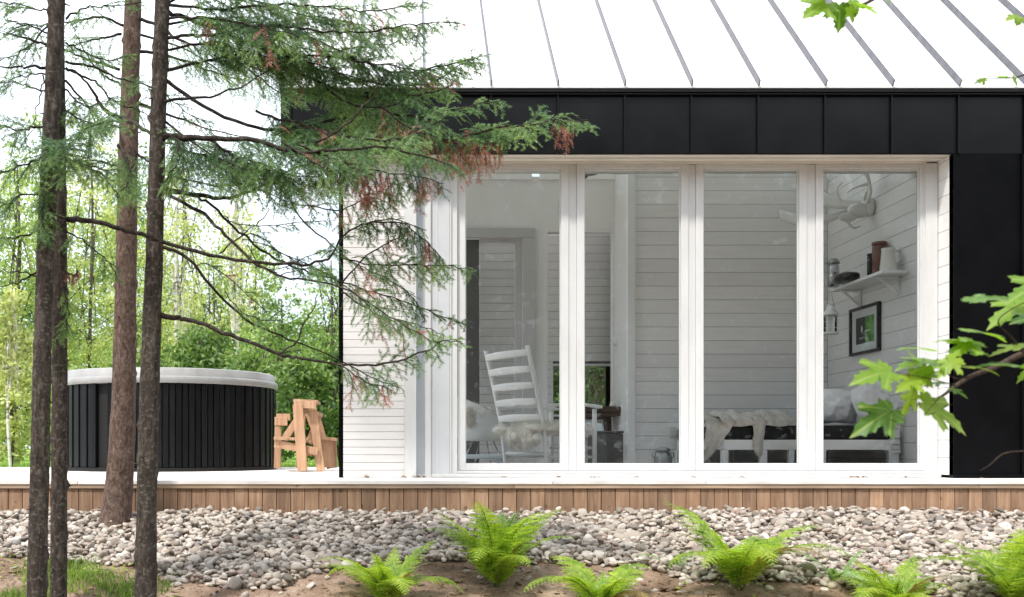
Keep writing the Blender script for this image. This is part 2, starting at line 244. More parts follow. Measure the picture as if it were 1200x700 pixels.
# ------------------------------------------------------------------ mesh building
class MB:
    def __init__(s): s.v = []; s.f = []; s.mi = []; s.cur = 0
    def add(s, vs, fs):
        o = len(s.v); s.v += [tuple(v) for v in vs]; s.f += [tuple(i+o for i in f) for f in fs]; s.mi += [s.cur]*len(fs)
    def box(s, x0, x1, y0, y1, z0, z1):
        s.add([(x0,y0,z0),(x1,y0,z0),(x1,y1,z0),(x0,y1,z0),(x0,y0,z1),(x1,y0,z1),(x1,y1,z1),(x0,y1,z1)],
              [(0,3,2,1),(4,5,6,7),(0,1,5,4),(1,2,6,5),(2,3,7,6),(3,0,4,7)])
    def beam(s, p, q, w, h, up=(0,0,1)):            # box from p to q, w wide (sideways) and h deep along 'up'
        p = Vector(p); q = Vector(q); d = (q-p).normalized(); u = Vector(up); sd = d.cross(u)
        if sd.length < 1e-4: sd = Vector((1,0,0))
        sd.normalize(); u = sd.cross(d).normalized()
        a = sd*(w/2); b = u*(h/2); vs = []
        for c in (p, q): vs += [c-a-b, c+a-b, c+a+b, c-a+b]
        s.add(vs, [(0,1,2,3),(4,7,6,5),(0,4,5,1),(1,5,6,2),(2,6,7,3),(3,7,4,0)])
    def tube(s, pts, rad, n=8, cap=True, jit=0, seed=0):
        pts = [Vector(p) for p in pts]; 
        if not hasattr(rad, '__len__'): rad = [rad]*len(pts)
        ref = Vector((0,0,1)); d0 = (pts[1]-pts[0]).normalized()
        if abs(d0.dot(ref)) > .9: ref = Vector((1,0,0))
        a = d0.cross(ref).normalized(); vs = []
        for i, p in enumerate(pts):
            d = (pts[min(i+1,len(pts)-1)]-pts[max(i-1,0)]).normalized()
            a = (a - d*a.dot(d)).normalized(); b = d.cross(a)
            for k in range(n):
                t = 2*math.pi*k/n; r = rad[i]
                if jit: r *= 1+jit*mnoise.noise(Vector((math.cos(t)*1.3+seed, math.sin(t)*1.3, p.z*9+p.x*9)))
                vs.append(p+a*(math.cos(t)*r)+b*(math.sin(t)*r))
        fs = []
        for i in range(len(pts)-1):
            for k in range(n):
                k2 = (k+1)%n; fs.append((i*n+k, i*n+k2, (i+1)*n+k2, (i+1)*n+k))
        if cap: fs.append(tuple(range(n-1,-1,-1))); fs.append(tuple((len(pts)-1)*n+k for k in range(n)))
        s.add(vs, fs)
    def lathe(s, prof, n=32, c=(0,0,0)):
        vs = []; fs = []
        for r, z in prof:
            for k in range(n):
                t = 2*math.pi*k/n; vs.append((c[0]+r*math.cos(t), c[1]+r*math.sin(t), c[2]+z))
        for i in range(len(prof)-1):
            for k in range(n):
                k2 = (k+1)%n; fs.append((i*n+k, i*n+k2, (i+1)*n+k2, (i+1)*n+k))
        s.add(vs, fs)
    def grid(s, fn, nu, nv):
        vs = [fn(i/nu, j/nv) for i in range(nu+1) for j in range(nv+1)]
        fs = [(i*(nv+1)+j, (i+1)*(nv+1)+j, (i+1)*(nv+1)+j+1, i*(nv+1)+j+1) for i in range(nu) for j in range(nv)]
        s.add(vs, fs)
    def blob(s, c, r, e=1.0, wr=0, fq=8, nu=24, nv=14, rot=None, seed=0):    # superellipsoid, e<1 boxier
        def sg(x, p): return math.copysign(abs(x)**p, x)
        vs = []
        for j in range(nv+1):
            ph = -math.pi/2+math.pi*j/nv
            for i in range(nu):
                th = 2*math.pi*i/nu
                v = Vector((r[0]*sg(math.cos(ph),e)*sg(math.cos(th),e), r[1]*sg(math.cos(ph),e)*sg(math.sin(th),e), r[2]*sg(math.sin(ph),e)))
                if wr: v *= 1+wr*mnoise.fractal(Vector((v.x*fq+seed,v.y*fq,v.z*fq)), 1.0, 2.0, 3)
                if rot: v = rot @ v
                vs.append(v+Vector(c))
        fs = [(j*nu+i, j*nu+(i+1)%nu, (j+1)*nu+(i+1)%nu, (j+1)*nu+i) for j in range(nv) for i in range(nu)]
        s.add(vs, fs)
    def build(s, name, mat, parent=None, smooth=False, bevel=0, solid=0, loc=None):
        me = bpy.data.meshes.new(name); me.from_pydata(s.v, [], s.f)
        for m in (mat if isinstance(mat, (list,tuple)) else [mat]): me.materials.append(m)
        if any(s.mi): me.polygons.foreach_set('material_index', s.mi)
        if smooth: me.polygons.foreach_set('use_smooth', [True]*len(s.f))
        me.update(); o = bpy.data.objects.new(name, me); col.objects.link(o)
        if parent: 
            o.parent = parent; o.matrix_parent_inverse = Matrix.Identity(4)
            if loc is None and parent.get('_abs'): o.location = -Vector(parent['_abs'])
        if solid: md = o.modifiers.new('thickness','SOLIDIFY'); md.thickness = solid
        if bevel: md = o.modifiers.new('edges','BEVEL'); md.width = bevel; md.segments = 2; md.limit_method = 'ANGLE'; md.angle_limit = R(40)
        return o
def npmesh(name, V, Fc, mat, parent=None, smooth=False, uv=None):
    V = np.asarray(V, dtype=np.float32).reshape(-1,3); Fc = np.asarray(Fc, dtype=np.int32); k = Fc.shape[1]
    me = bpy.data.meshes.new(name); me.vertices.add(len(V)); me.vertices.foreach_set('co', V.ravel())
    me.loops.add(Fc.size); me.loops.foreach_set('vertex_index', Fc.ravel())
    me.polygons.add(len(Fc)); me.polygons.foreach_set('loop_start', np.arange(0, Fc.size, k, dtype=np.int32)); me.polygons.foreach_set('loop_total', np.full(len(Fc), k, dtype=np.int32))
    if smooth: me.polygons.foreach_set('use_smooth', np.ones(len(Fc), dtype=bool))
    if uv is not None:
        l = me.uv_layers.new(name='UVMap'); l.data.foreach_set('uv', np.asarray(uv, dtype=np.float32)[Fc.ravel()].ravel())
    me.materials.append(mat); me.update(calc_edges=True)
    o = bpy.data.objects.new(name, me); col.objects.link(o)
    if parent:
        o.parent = parent
        if parent.get('_abs'): o.location = -Vector(parent['_abs'])
    return o
def tag(o, label, cat, group=None, kind=None):
    if label: o['label'] = label
    if cat: o['category'] = cat
    if group: o['group'] = group
    if kind: o['kind'] = kind
    return o
def thing(name, label, cat, loc=(0,0,0), rz=0, group=None, local=False):   # Empty at the base; children are given in world coordinates unless local
    o = bpy.data.objects.new(name, None); col.objects.link(o); o.location = loc; o.rotation_euler = (0,0,rz); o.empty_display_size = .1
    if not local: o['_abs'] = tuple(loc)
    return tag(o, label, cat, group)
def smooth_path(pts, m=6):                                     # Catmull-Rom
    P = [Vector(p) for p in pts]; out = []
    for i in range(len(P)-1):
        a = P[max(i-1,0)]; b = P[i]; c = P[i+1]; d = P[min(i+2,len(P)-1)]
        for k in range(m):
            t = k/m; out.append(.5*((2*b)+(c-a)*t+(2*a-5*b+4*c-d)*t*t+(3*b-a-3*c+d)*t**3))
    out.append(P[-1]); return out

# ------------------------------------------------------------------ ground
def gz(x, y):
    if y > -.3: base = -.21 + (.10 if y > 3.3 else .10*max(0,(y-2.6)/.7) if y > 2.6 else 0)
    else:
        t = -.3-y
        base = -.19-.195*t if t < 3.5 else -.19-.195*3.5-.06*(min(t,12)-3.5)
    n = .5*mnoise.noise(Vector((x*1.3,y*1.3,0)))*.07 + .018*mnoise.noise(Vector((x*6,y*6,3)))
    if y > 3.3: n = .3*mnoise.noise(Vector((x*.3,y*.3,0)))*.12
    elif y > -.5: n *= .3
    if y < -1.6: n *= 1.5
    return base+n
def gcoords():
    xs = list(np.arange(-4.2, 5.6, .07)); ys = list(np.arange(-3.4, .0, .05))
    xs = [-400,-150,-60,-30,-18,-12,-8,-6,-5]+xs+[6,7,9,12,18,30,60,150,400]
    ys = [-400,-150,-60,-30,-18,-12,-9,-7,-5.5,-4.5,-3.9]+ys+[.3,1,2,2.5,2.8,3.1,3.4,4,5,6,8,10,13,17,25,40,80,200,500]
    return xs, ys
xs, ys = gcoords()
V = [(x,y,gz(x,y)) for y in ys for x in xs]; nx = len(xs)
Fc = [(j*nx+i, j*nx+i+1, (j+1)*nx+i+1, (j+1)*nx+i) for j in range(len(ys)-1) for i in range(nx-1)]
g = npmesh('ground', V, Fc, M['ground'], smooth=True); g['kind'] = 'structure'

# ------------------------------------------------------------------ house
H = thing('house', 'small cabin with blown white ribbed metal roof, black metal cladding and tall white windows', 'house', (1.9,.4,0))
S = 173.0
zE = ZZ(105,CD); zF0 = ZZ(180,CD); xL = XX(329,CD); xR = 5.25; xJ = XX(1117,CD)
yRidge = 1.75; zRidge = zE+yRidge
hz0_, hz1_ = ZZ(492,9.45), ZZ(423,9.45); zC = 2.72
# roof sheets
b = MB(); th = .03
def slab(b, x0,x1,y0,z0,y1,z1,t):
    n = Vector((0,-(z1-z0),(y1-y0))).normalized()*t
    if n.z<0: n=-n
    b.add([(x0,y0,z0),(x1,y0,z0),(x1,y1,z1),(x0,y1,z1),(x0,y0-n.y,z0-n.z),(x1,y0-n.y,z0-n.z),(x1,y1-n.y,z1-n.z),(x0,y1-n.y,z1-n.z)],
          [(0,1,2,3),(7,6,5,4),(4,5,1,0),(5,6,2,1),(6,7,3,2),(7,4,0,3)])
roof = MB(); slab(roof, xL, xR, -.035, zE+.002, yRidge, zRidge+.037, th); roof.box(xL,xR,yRidge-.001,yRidge+.001,zRidge-.05,zRidge+.03)
def rz(y): return zE+.002+(2*yRidge+.035-y)
for (a_,c_,ya_,yb_) in ((-.48,.0,2*yRidge+.035,yRidge+.002),(4.2,xR,2*yRidge+.035,yRidge+.002),(.0,4.2,2*yRidge+.035,3.42),(.0,4.2,1.80,yRidge+.002)):
    slab(roof, a_+.0005, c_-.0005, ya_, rz(ya_), yb_, rz(yb_), th)
roofo = roof.build('roof', M['roof'], H)
ribx = [XX(575,CD)+.4515*k for k in range(-3, 11)]
for x in ribx:
    if x > xR: continue
    b = MB(); w = .0045; h = .048; n = Vector((0,-1,1)).normalized()
    p0 = Vector((x,-.03,zE+.007)); p1 = Vector((x,yRidge,zRidge+.036)); 
    b.beam(p0+n*h/2, p1+n*h/2, w*2, h, up=(0,-1,1))
    r = b.build('roof_rib', M['rib'], roofo, bevel=.003); r.location = (0,0,0)
# left rake trim
b = MB(); b.beam((xL+.012,-.03,zE+.03),(xL+.012,yRidge,zRidge+.065),.03,.09,up=(0,-1,1)); o=b.build('rake_trim', M['roof'], roofo); o.location=(0,0,0)
b = MB(); b.add([(0.,3.42,rz(3.42)-.01),(4.2,3.42,rz(3.42)-.01),(4.2,1.80,rz(1.80)-.01),(0.,1.80,rz(1.80)-.01)],[(0,1,2,3)]); o=b.build('added_skylight', M['glass'], roofo); o.location=(0,0,0)  # glazed rear roof opening, added out of view to bring daylight indoors
b = MB(); yy0=.32; GXi = XX(398,6.75)+.03
for x in (GXi, 3.72): b.add([(x,yy0,zC),(x,3.36,zC),(x,3.36,rz(3.36)-.05),(x,yRidge,zRidge-.05),(x,yy0,zE+yy0-.05)],[(0,1,2,3,4)])
b.add([(GXi,3.365,0),(3.72,3.365,0),(3.72,3.365,hz0_),(GXi,3.365,hz0_)],[(0,1,2,3)]); b.add([(GXi,3.365,hz1_),(3.72,3.365,hz1_),(3.72,3.365,zE-.03),(GXi,3.365,zE-.03)],[(0,1,2,3)])
b.build('attic_bounce_lining', M['white'], H)  # unseen white lining added to bounce daylight down into the rooms
b = MB(); b.box(1.97,3.70,2.02,3.36,zC-.02,zC); b.build('attic_diffuser_panel', M['white'], H)  # unseen white panel added above the void to diffuse daylight
# gable ends (under roof)
b = MB()
for x in (XX(398,6.75)-.005,):
    GX = x
    b.box(x,x+.03,.1001,.40,0,zE-.06); b.box(x,x+.03,3.2,2*yRidge,0,zE-.06); b.box(x,x+.03,.4001,3.1999,0,.08); b.box(x,x+.03,.4001,3.1999,2.5,zE-.06)
    b.add([(x,2*yRidge,zE-.06),(x,yRidge,zRidge-.05),(x,.1,zE-.06)],[(0,1,2)])
    b.add([(x,.1,0),(x+.03,.1,0),(x+.03,.1,zF0),(x,.1,zF0)],[(0,1,2,3)])
b.build('gable_wall', M['black_wall'], H); b = MB()
if 1:
    x2 = 5.2; b.add([(x2,0.03,0),(x2,2*yRidge,0),(x2,2*yRidge,zE-.05),(x2,yRidge,zRidge-.05),(x2,.03,zE-.05)],[(0,1,2,3,4)])
b.build('gable_wall', M['black_wall'], H)
b = MB(); gx=GX+.005
for q0,q1,r0,r1 in ((.4,.46,.08,2.5),(3.14,3.2,.08,2.5),(1.77,1.83,.14,2.44),(.46,3.14,.08,.14),(.46,3.14,2.44,2.5)): b.box(gx,gx+.05,q0+.001,q1-.001,r0+.001,r1-.001)
gw = b.build('added_side_window', M['white'], H)  # unseen gable window added so daylight reaches the rooms from the left
b = MB()
for q0,q1 in ((.46,1.77),(1.83,3.14)): b.add([(gx+.02,q0,.14),(gx+.02,q1,.14),(gx+.02,q1,2.44),(gx+.02,q0,2.44)],[(0,1,2,3)])
o = b.build('pane', M['glass'], gw); o.location=(0,0,0)
# fascia panels: individual pans between seams
b = MB(); seams = sorted([xL]+[x for x in ribx if xL+.03 < x < xR]+[xR])
for a, c in zip(seams[:-1], seams[1:]):
    bulge = rnd.uniform(.003,.011); dz = zE-.04
    def fn(u, v, a=a, c=c, bulge=bulge):
        return (a+.004+(c-a-.008)*u, -.004-bulge*math.sin(math.pi*u)*math.sin(math.pi*v), zF0+(dz-zF0)*v)
    b.grid(fn, 8, 6)
b.build('fascia', M['black'], H, smooth=True)
b = MB(); b.box(xL, xR, 0, .03, zF0, zE-.012); b.build('fascia_backing', M['black_wall'], H)
for x in seams[1:-1]:
    b = MB(); b.box(x-.005, x+.005, -.022, -.0005, zF0-.003, zE-.034); b.build('seam', M['black'], H, bevel=.002)
b = MB(); b.box(xL, xR, -.04, .002, zE-.032, zE-.022); b.box(xL,xR,-.034,-.0005,zE-.022,zE-.004); b.box(xL,xR,-.030,-.0005,zE-.045,zE-.034); b.build('drip_edge', M['black'], H, bevel=.002)
# black right wall
b = MB(); b.box(xJ, XX(1196,CD)-.004, -.006, .05, .006, zF0-.001); b.box(XX(1196,CD)+.004, 5.2, -.006, .05, .006, zF0-.001); b.box(XX(1196,CD)-.004,XX(1196,CD)+.004,-.024,0.03,.006,zF0-.001)
b.box(xJ+.004, 5.2, -.02, -.0065, .004, .025)
b.build('metal_wall', M['black_wall'], H, bevel=.002)
# soffit over the recess and left end soffit
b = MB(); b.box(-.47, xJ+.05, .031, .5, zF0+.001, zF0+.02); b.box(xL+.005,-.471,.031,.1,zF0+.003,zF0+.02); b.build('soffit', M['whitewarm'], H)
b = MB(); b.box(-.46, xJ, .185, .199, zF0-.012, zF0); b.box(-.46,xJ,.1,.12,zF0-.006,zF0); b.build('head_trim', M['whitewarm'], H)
# siding: boards with grooves
def siding(name, axis, a0, a1, c, z0, z1, bh, gap, mat, gmat, face=-1, parent=H, holes=(), ph=0.):
    b = MB(); g = MB(); z = z0-ph; t = .012
    while z < z1:
        za = max(z, z0); zb = min(z+bh-gap, z1)
        if zb-za > .004:
            spans = [(a0,a1)]
            for (h0,h1,hz0,hz1) in holes:
                if za < hz1 and zb > hz0:
                    ns = []
                    for s0,s1 in spans:
                        if h0 > s0: ns.append((s0,min(s1,h0)))
                        if h1 < s1: ns.append((max(s0,h1),s1))
                    spans = [q for q in ns if q[1]>q[0]+.001]
            for s0, s1 in spans:
                if axis == 'x': b.box(s0, s1, c, c+t, za, zb)
                else: b.box(c, c+t, s0, s1, za, zb)
        z += bh
    o = b.build(name, mat, parent)
    md = o.modifiers.new('edges','BEVEL'); md.width = .0015; md.segments = 1
    if axis == 'x':
        spans = [(a0,a1,z0,z1)]
        if holes:
            h0,h1,hz0,hz1 = holes[0]; spans = [(a0,h0,z0,z1),(h1,a1,z0,z1),(h0,h1,z0,hz0),(h0,h1,hz1,z1)]
        for s0,s1,q0,q1 in spans:
            if s1>s0 and q1>q0: g.box(s0,s1,c+t*.55,c+t+.03,q0,q1)
    else:
        g.box(c+t*.5, c+t+.03, a0, a1, z0, z1)
    g.build(name+'_backing', gmat, parent)
    return o
siding('outer_siding','x', XX(400,6.75)-.0, XX(474,6.75), .10, .0, zF0-.001, .0528, .0032, M['siding_out'], M['groove_out'])
siding('jamb_siding','y', .0, .235, xJ+.0, .02, zF0-.001, .120, .003, M['siding_in'], M['groove'])
# jamb boards left of the windows
def xr(px0, px1, d): return XX(px0,d), XX(px1,d)
def board(name, px0, px1, y, mat, t=.03, z0=.0, z1=None, bev=.002):
    x0, x1 = xr(px0, px1, y+CD); b = MB(); b.box(x0, x1-.0005, y, y+t, z0, z1 or zF0-.002); return b.build(name, mat, H, bevel=bev)
board('corner_board', 474, 488, .075, M['frame'], .06)
board('door_track', 488, 498, .15, M['bluegrey'], .05)
board('door_edge', 498, 505, .13, M['frame'], .06)
board('jamb_panel', 505, 527, .15, M['greypaint'], .05)
board('jamb_strip', 511.5, 513, .146, M['frame'], .003, bev=.0005)
board('jamb', 527, 536, .17, M['frame'], .06)
board('jamb_lip', 527, 529, .155, M['frame'], .014)
board('right_jamb', 1085, 1099, .185, M['frame'], .06)
# sill
b = MB(); b.box(XX(473,6.8), xJ, .145, .26, .0, .024); b.box(XX(527,6.8), xJ, .175, .26, .0245, .045); b.build('sill', M['frame'], H, bevel=.004)
# window units
yw = .2; zg0 = ZZ(543,6.88); zg1 = ZZ(199,6.88)
units = [(545,657),(684,797),(823,935),(963,1076)]
for i, (a, c) in enumerate(units):
    x0 = XX(a,6.88); x1 = XX(c,6.88); f = MB(); w = .052
    f.box(x0-w, x0, yw, yw+.05, .047, zF0-.013); f.box(x1, x1+w, yw, yw+.05, .047, zF0-.013)
    f.box(x0, x1, yw+.0005, yw+.05, .047, zg0); f.box(x0, x1, yw+.0005, yw+.05, zg1, zF0-.013)
    w2=.012
    f.box(x0, x0+w2*.6, yw+.018, yw+.045, zg0, zg1); f.box(x1-w2*.6, x1, yw+.018, yw+.045, zg0, zg1)
    W = f.build('window', M['frame'], H, bevel=.003)
    g_ = MB(); g_.add([(x0,yw+.03,zg0),(x1,yw+.03,zg0),(x1,yw+.03,zg1),(x0,yw+.03,zg1)],[(0,1,2,3)])
    p = g_.build('pane', M['glass'], W); p.location=(0,0,0)
    s_ = MB(); s_.box(x0+.001, x1-.001, yw+.012, yw+.029, zg1-.010, zg1-.001); q = s_.build('bead', M['frame'], W); q.location=(0,0,0)
    if i < 3:
        xn = XX(units[i+1][0],6.88)
        mb = MB(); mb.box(x1+w+.0005, xn-w-.0005, yw+.010, yw+.06, .047, zF0-.013); mb.build('mullion', M['frame'], H, bevel=.003)
    if i == 0:
        hb = MB(); hb.tube(smooth_path([(x1-.004,yw+.055,1.83),(x1-.012,yw+.07,1.88),(x1-.004,yw+.055,1.94)],5), .006, 8); q = hb.build('handle', M['frame'], W, smooth=True); q.location=(0,0,0)
# interior shell
xW = 3.65; dB = 8.57; yB = dB-CD; zC = 2.72
b = MB(); b.box(-.42, xW+.02, .262, 3.36, -.03, .004); b.build('inner_floor', M['floor'], H)
b = MB()
for (a_,c_,ya_,yb_) in ((-.42,3.66,.3,.36),): b.box(a_,c_,ya_,yb_,zC,zC+.02)
b.build('ceiling', M['inwall'], H)
b = MB(); b.box(-.4, xW+.05, .262, .3, zF0+.0205, zC); b.build('inner_header', M['inwall'], H)
siding('right_inner_siding','y', .262, yB, xW, .004, zC, .120, .0030, M['siding_in'], M['groove'])
xP = XX(744,dB)
siding('alcove_siding','x', xP, xW-.001, yB, .004, zC, .119, .0030, M['siding_in'], M['groove'], ph=.05)
# partition end post and side
b = MB(); b.box(XX(735,dB), xP-.001, yB-.025, yB+.04, .004, zC); b.build('partition_post', M['white'], H, bevel=.004)
b = MB(); b.box(XX(735,dB)+.002, XX(735,dB)+.03, yB+.041, 2.45, .004, zC); b.build('partition_side', M['inwall'], H)
# left-room back wall with door and recess
dW = 9.1; yW2 = dW-CD
def bx(b, p0, p1, q0, q1, y0, y1, d=dW): b.box(XX(p0,d), XX(p1,d), y0, y1, ZZ(q1,d), ZZ(q0,d))
b = MB(); zt = ZZ(268,dW)
b.box(-.42, XX(742,dW), yW2, yW2+.1, zt, zC); b.box(XX(627,dW), XX(636,dW), yW2, yW2+.1, 0, zt)
b.build('back_wall', M['inwall'], H)
b = MB()
bx(b,545,623,186,211,yW2-.02,yW2-.0005); bx(b,632,735,186,211,yW2-.02,yW2-.0005)
b.build('wall_panel', M['siding_in'], H, bevel=.003)
D = MB(); bx(D,440,627,268,279,yW2-.03,yW2+.05); bx(D,612,627,279.2,560,yW2-.03,yW2+.05)
Dd = D.build('inner_door', M['ingrey'], H, bevel=.004)
b = MB(); bx(b,500,562,279,560,yW2+.06,yW2+.08); o=b.build('door_gap_shade', M['indark'], Dd); o.location=(0,0,0)  # dark panel standing in for the shade inside the open gap
b = MB(); bx(b,604,612,279,560,yW2+.02,yW2+.06); bx(b,562,604,279,284,yW2+.02,yW2+.06); o=b.build('door_leaf', M['ingrey'], Dd); o.location=(0,0,0)
siding('door_siding','x', XX(562,9.45), XX(628,9.45), 2.8, .0, zC, .080, .003, M['siding_in'], M['groove'])
b = MB(); bx(b,636,642,268,560,yW2,yW2+.1); bx(b,642,735,268,272,yW2,yW2+.1); bx(b,718,726,272,560,yW2,yW2+.1); b.build('recess_frame', M['inwall'], H, bevel=.003)
hx0, hx1, hz0, hz1 = XX(648,9.45), XX(717,9.45), ZZ(486,9.45), ZZ(429,9.45)
siding('recess_siding','x', XX(630,9.45), XX(760,9.45), 2.8, .0, zC, .080, .003, M['siding_in'], M['groove'], holes=[(hx0,hx1,hz0,hz1)])
b = MB(); t=.02
b.box(hx0-t,hx0,2.785,2.87,hz0-t,hz1+t); b.box(hx1,hx1+t,2.785,2.87,hz0-t,hz1+t); b.box(hx0,hx1,2.785,2.87,hz1,hz1+t); b.box(hx0,hx1,2.785,2.87,hz0-t,hz0)
bw = b.build('back_window', M['inwall'], H, bevel=.002)
b = MB(); b.add([(hx0,2.86,hz0),(hx1,2.86,hz0),(hx1,2.86,hz1),(hx0,2.86,hz1)],[(0,1,2,3)]); o=b.build('pane', M['glass'], bw); o.location=(0,0,0)
# outer back wall of the house, with an opening behind that window
b = MB(); y1_ = 3.38
b.box(-.5, hx0-.06, y1_, y1_+.04, 0, zE-.03); b.box(hx1+.06, 5.2, y1_, y1_+.04, 0, zE-.03); b.box(hx0-.06,hx1+.06,y1_,y1_+.04,0,hz0-.05); b.box(hx0-.06,hx1+.06,y1_,y1_+.04,hz1+.05,zE-.03)
b.build('rear_wall', M['black_wall'], H)
b = MB(); b.lathe([(.0,.0),(.018,.0),(.018,.06)],16,(0,0,0)); 
# outlet on alcove wall
b = MB(); p = at(789,507,dB); b.box(p.x-.03,p.x+.03,yB-.008,yB-.0005,p.z-.045,p.z+.045); b.box(p.x-.012,p.x+.012,yB-.012,yB-.0085,p.z+.008,p.z+.03); b.box(p.x-.012,p.x+.012,yB-.012,yB-.0085,p.z-.03,p.z-.008); b.build('wall_outlet', M['shellp'], H, bevel=.002)

# ------------------------------------------------------------------ deck
DK = thing('deck', 'low wooden deck with pale boards and a cedar plank skirt', 'deck', (0,-.45,0))
b = MB(); y = -.452; bw_ = .138
while y < 3.75:
    segs = [(-4.6,-.47),(-.465,5.9)] if y+bw_ > .14 else [(-4.6,-2.1),(-2.096,.9),(.904,3.3),(3.304,5.9)]
    for s0,s1 in segs:
        if s0 > -1 and y+bw_ > .14: continue
        b.box(s0, s1, y, y+bw_-.005, -.026, -.0005-rnd.random()*.001)
    y += bw_
b.build('deck_boards', M['deck'], DK, bevel=.003)
b = MB(); b.box(-.47,5.9,.10,.143,-.03,-.001); b.build('ledger_board', M['deck'], DK)
b = MB()
for s0,s1 in ((-4.6,-2.4),(-2.397,.66),(.663,3.6),(3.603,5.9)): b.box(s0,s1,-.446,-.42,-.052,-.0265)
b.build('rim_board', M['cedar_trim'], DK, bevel=.002)
b = MB(); nb = b; x = -4.6
while x < 5.9:
    dy = rnd.uniform(-.0015,.0015)
    b.box(x, x+.0855, -.432+dy, -.41, -.30, -.0525+rnd.uniform(-.001,.0))
    for zz in (-.075,-.17):
        xx = x+.043+rnd.uniform(-.012,.012); z_ = zz+rnd.uniform(-.006,.006)
        b.cur = 1; nb.tube([(xx,-.4345+dy,z_),(xx,-.431+dy,z_)], .0032, 6); b.cur = 0
    x += .0895
b.build('skirt', [M['cedar'],M['nail']], DK, bevel=.0025)
b = MB(); b.box(-4.6,5.9,-.395,3.7,-.30,-.04); b.build('deck_frame', M['indark'], DK)

# ------------------------------------------------------------------ hot tub
tc_ = at(200.5,525,9.4); tx, ty = tc_.x, tc_.y; TR = .985
T = thing('hot_tub', 'round black hot tub with ribbed side panels and pale grey rim on the deck', 'hot tub', (tx,ty,0))
zr = ZZ(448,8.42)
b = MB(); b.lathe([(TR-.03,.012),(TR-.03,zr)], 96, (tx,ty,0)); b.build('shell', M['tubdark'], T, smooth=True)
npan = 112
for k in range(npan):
    a0 = 2*math.pi*k/npan; a1 = a0+2*math.pi/npan*.86
    ang = math.degrees((a0+a1)/2) % 360
    if 243 < ang < 250: continue
    b = MB(); rr = TR+(.010 if k%2 else 0)
    vs = []
    for a in (a0,(a0+a1)/2,a1):
        for r_ in (rr, TR-.028):
            for z in (.035, zr-.004): vs.append((tx+r_*math.cos(a), ty+r_*math.sin(a), z))
    fs = []
    for i in range(2):
        o0 = i*4; o1 = o0+4
        fs += [(o0,o1,o1+1,o0+1),(o0+2,o0+3,o1+3,o1+2),(o0+1,o1+1,o1+3,o0+3),(o0,o0+2,o1+2,o1)]
    fs += [(0,1,3,2),(8,10,11,9)]
    b.add(vs, fs); b.build('side_panel', M['tub'], T, bevel=.004)
b = MB(); b.lathe([(TR-.02,.0),(TR+.015,.0),(TR+.015,.03),(TR-.02,.035)], 96, (tx,ty,0)); b.build('base_ring', M['tubdark'], T)
zt1 = ZZ(430,8.40)
b = MB(); b.lathe([(TR-.04,zr-.004),(TR+.022,zr-.004),(TR+.03,zr+.004),(TR+.03,zr+.045),(TR+.024,zr+.052),(TR+.008,zr+.056),(TR+.004,zr+.062),(TR+.002,zt1-.012),(TR-.012,zt1),(TR-.12,zt1+.004),(TR-.16,zt1-.01),(TR-.2,zt1-.05)], 128, (tx,ty,0)); b.build('rim', M['tublid'], T, smooth=True)
b = MB(); b.lathe([(TR-.19,zt1-.03),(.4,zt1-.012),(0.001,zt1-.008)], 64, (tx,ty,0)); b.build('inner_cover', M['water'], T, smooth=True)
b = MB(); b.box(tx+TR+.005, tx+TR+.02, ty-.02, ty+.02, .58, .63); b.build('latch', M['blackgloss'], T, bevel=.003)

# ------------------------------------------------------------------ wooden bench table
BT = thing('wooden_bench', 'small raw pine A-frame garden bench standing on the deck beside the hot tub', 'bench', (XX(362,8.5),8.5-CD,0))
d0 = 8.4
def wbeam(name, p, q, w, h, up=(0,-1,0), mat='pine'):
    b = MB(); b.beam(p, q, w, h, up); return b.build(name, M[mat], BT, bevel=.003)
def pt(px,py,d): v = at(px,py,d); return v
wbeam('leg', pt(349,474,8.36), pt(354.5,552,8.36)+Vector((0,0,0)), .085, .035)
wbeam('leg', pt(366,477,8.44), pt(376,552,8.44), .07, .035)
wbeam('leg', pt(369,484,9.0), pt(388,549,9.0), .075, .035)
wbeam('leg', pt(353,484,9.0), pt(352,548,9.0), .075, .035)
wbeam('leg', pt(326,500,9.0), pt(325,549,9.0), .06, .035)
wbeam('brace', pt(358,478,8.41), pt(332,517,8.41), .06, .03)
wbeam('brace', pt(362,484,8.9), pt(376,522,8.9), .07, .03)
wbeam('brace', pt(374,486,8.8), pt(362,520,8.8), .06, .03)
wbeam('top_board', pt(345,473.5,8.40)+Vector((0,-.03,0)), pt(371,475.5,8.40)+Vector((0,-.03,0)), .062, .04)
b = MB(); b.beam(pt(346,470.5,8.6), pt(374,472,8.6), .30, .028, (0,0,1)); b.build('table_top', M['pine'], BT, bevel=.003)
b = MB(); b.beam(pt(362,486,8.72), pt(377,486,8.72), .25, .03, (0,0,1)); b.build('arm_rest', M['pine'], BT, bevel=.003)
wbeam('seat_rail', pt(322,520,8.395), pt(372.5,529.5,8.395), .065, .032)
wbeam('seat_rail', pt(352,531,8.5), pt(372,531,8.5), .05, .03)
b = MB()
for i in range(4):
    yy = 8.42+.14*i; b.beam(pt(322,514,yy), pt(362,515,yy), .13, .026, (0,0,1))
b.build('seat', M['pine'], BT, bevel=.003)
wbeam('back_rest', pt(322,494,8.6), pt(337,494,8.6), .075, .03)
wbeam('back_rest', pt(324,489,8.95), pt(340,489,8.95), .06, .03)
wbeam('side_panel', pt(384.5,515.5,8.85), pt(385.5,548,8.85), .10, .03)
wbeam('leg', pt(391,516,8.95), pt(392,548.5,8.95), .05, .035)
b = MB(); b.beam(pt(378,513.5,8.85), pt(395,515.5,8.85), .2, .028, (0,0,1)); b.build('seat_board', M['pine'], BT, bevel=.003)

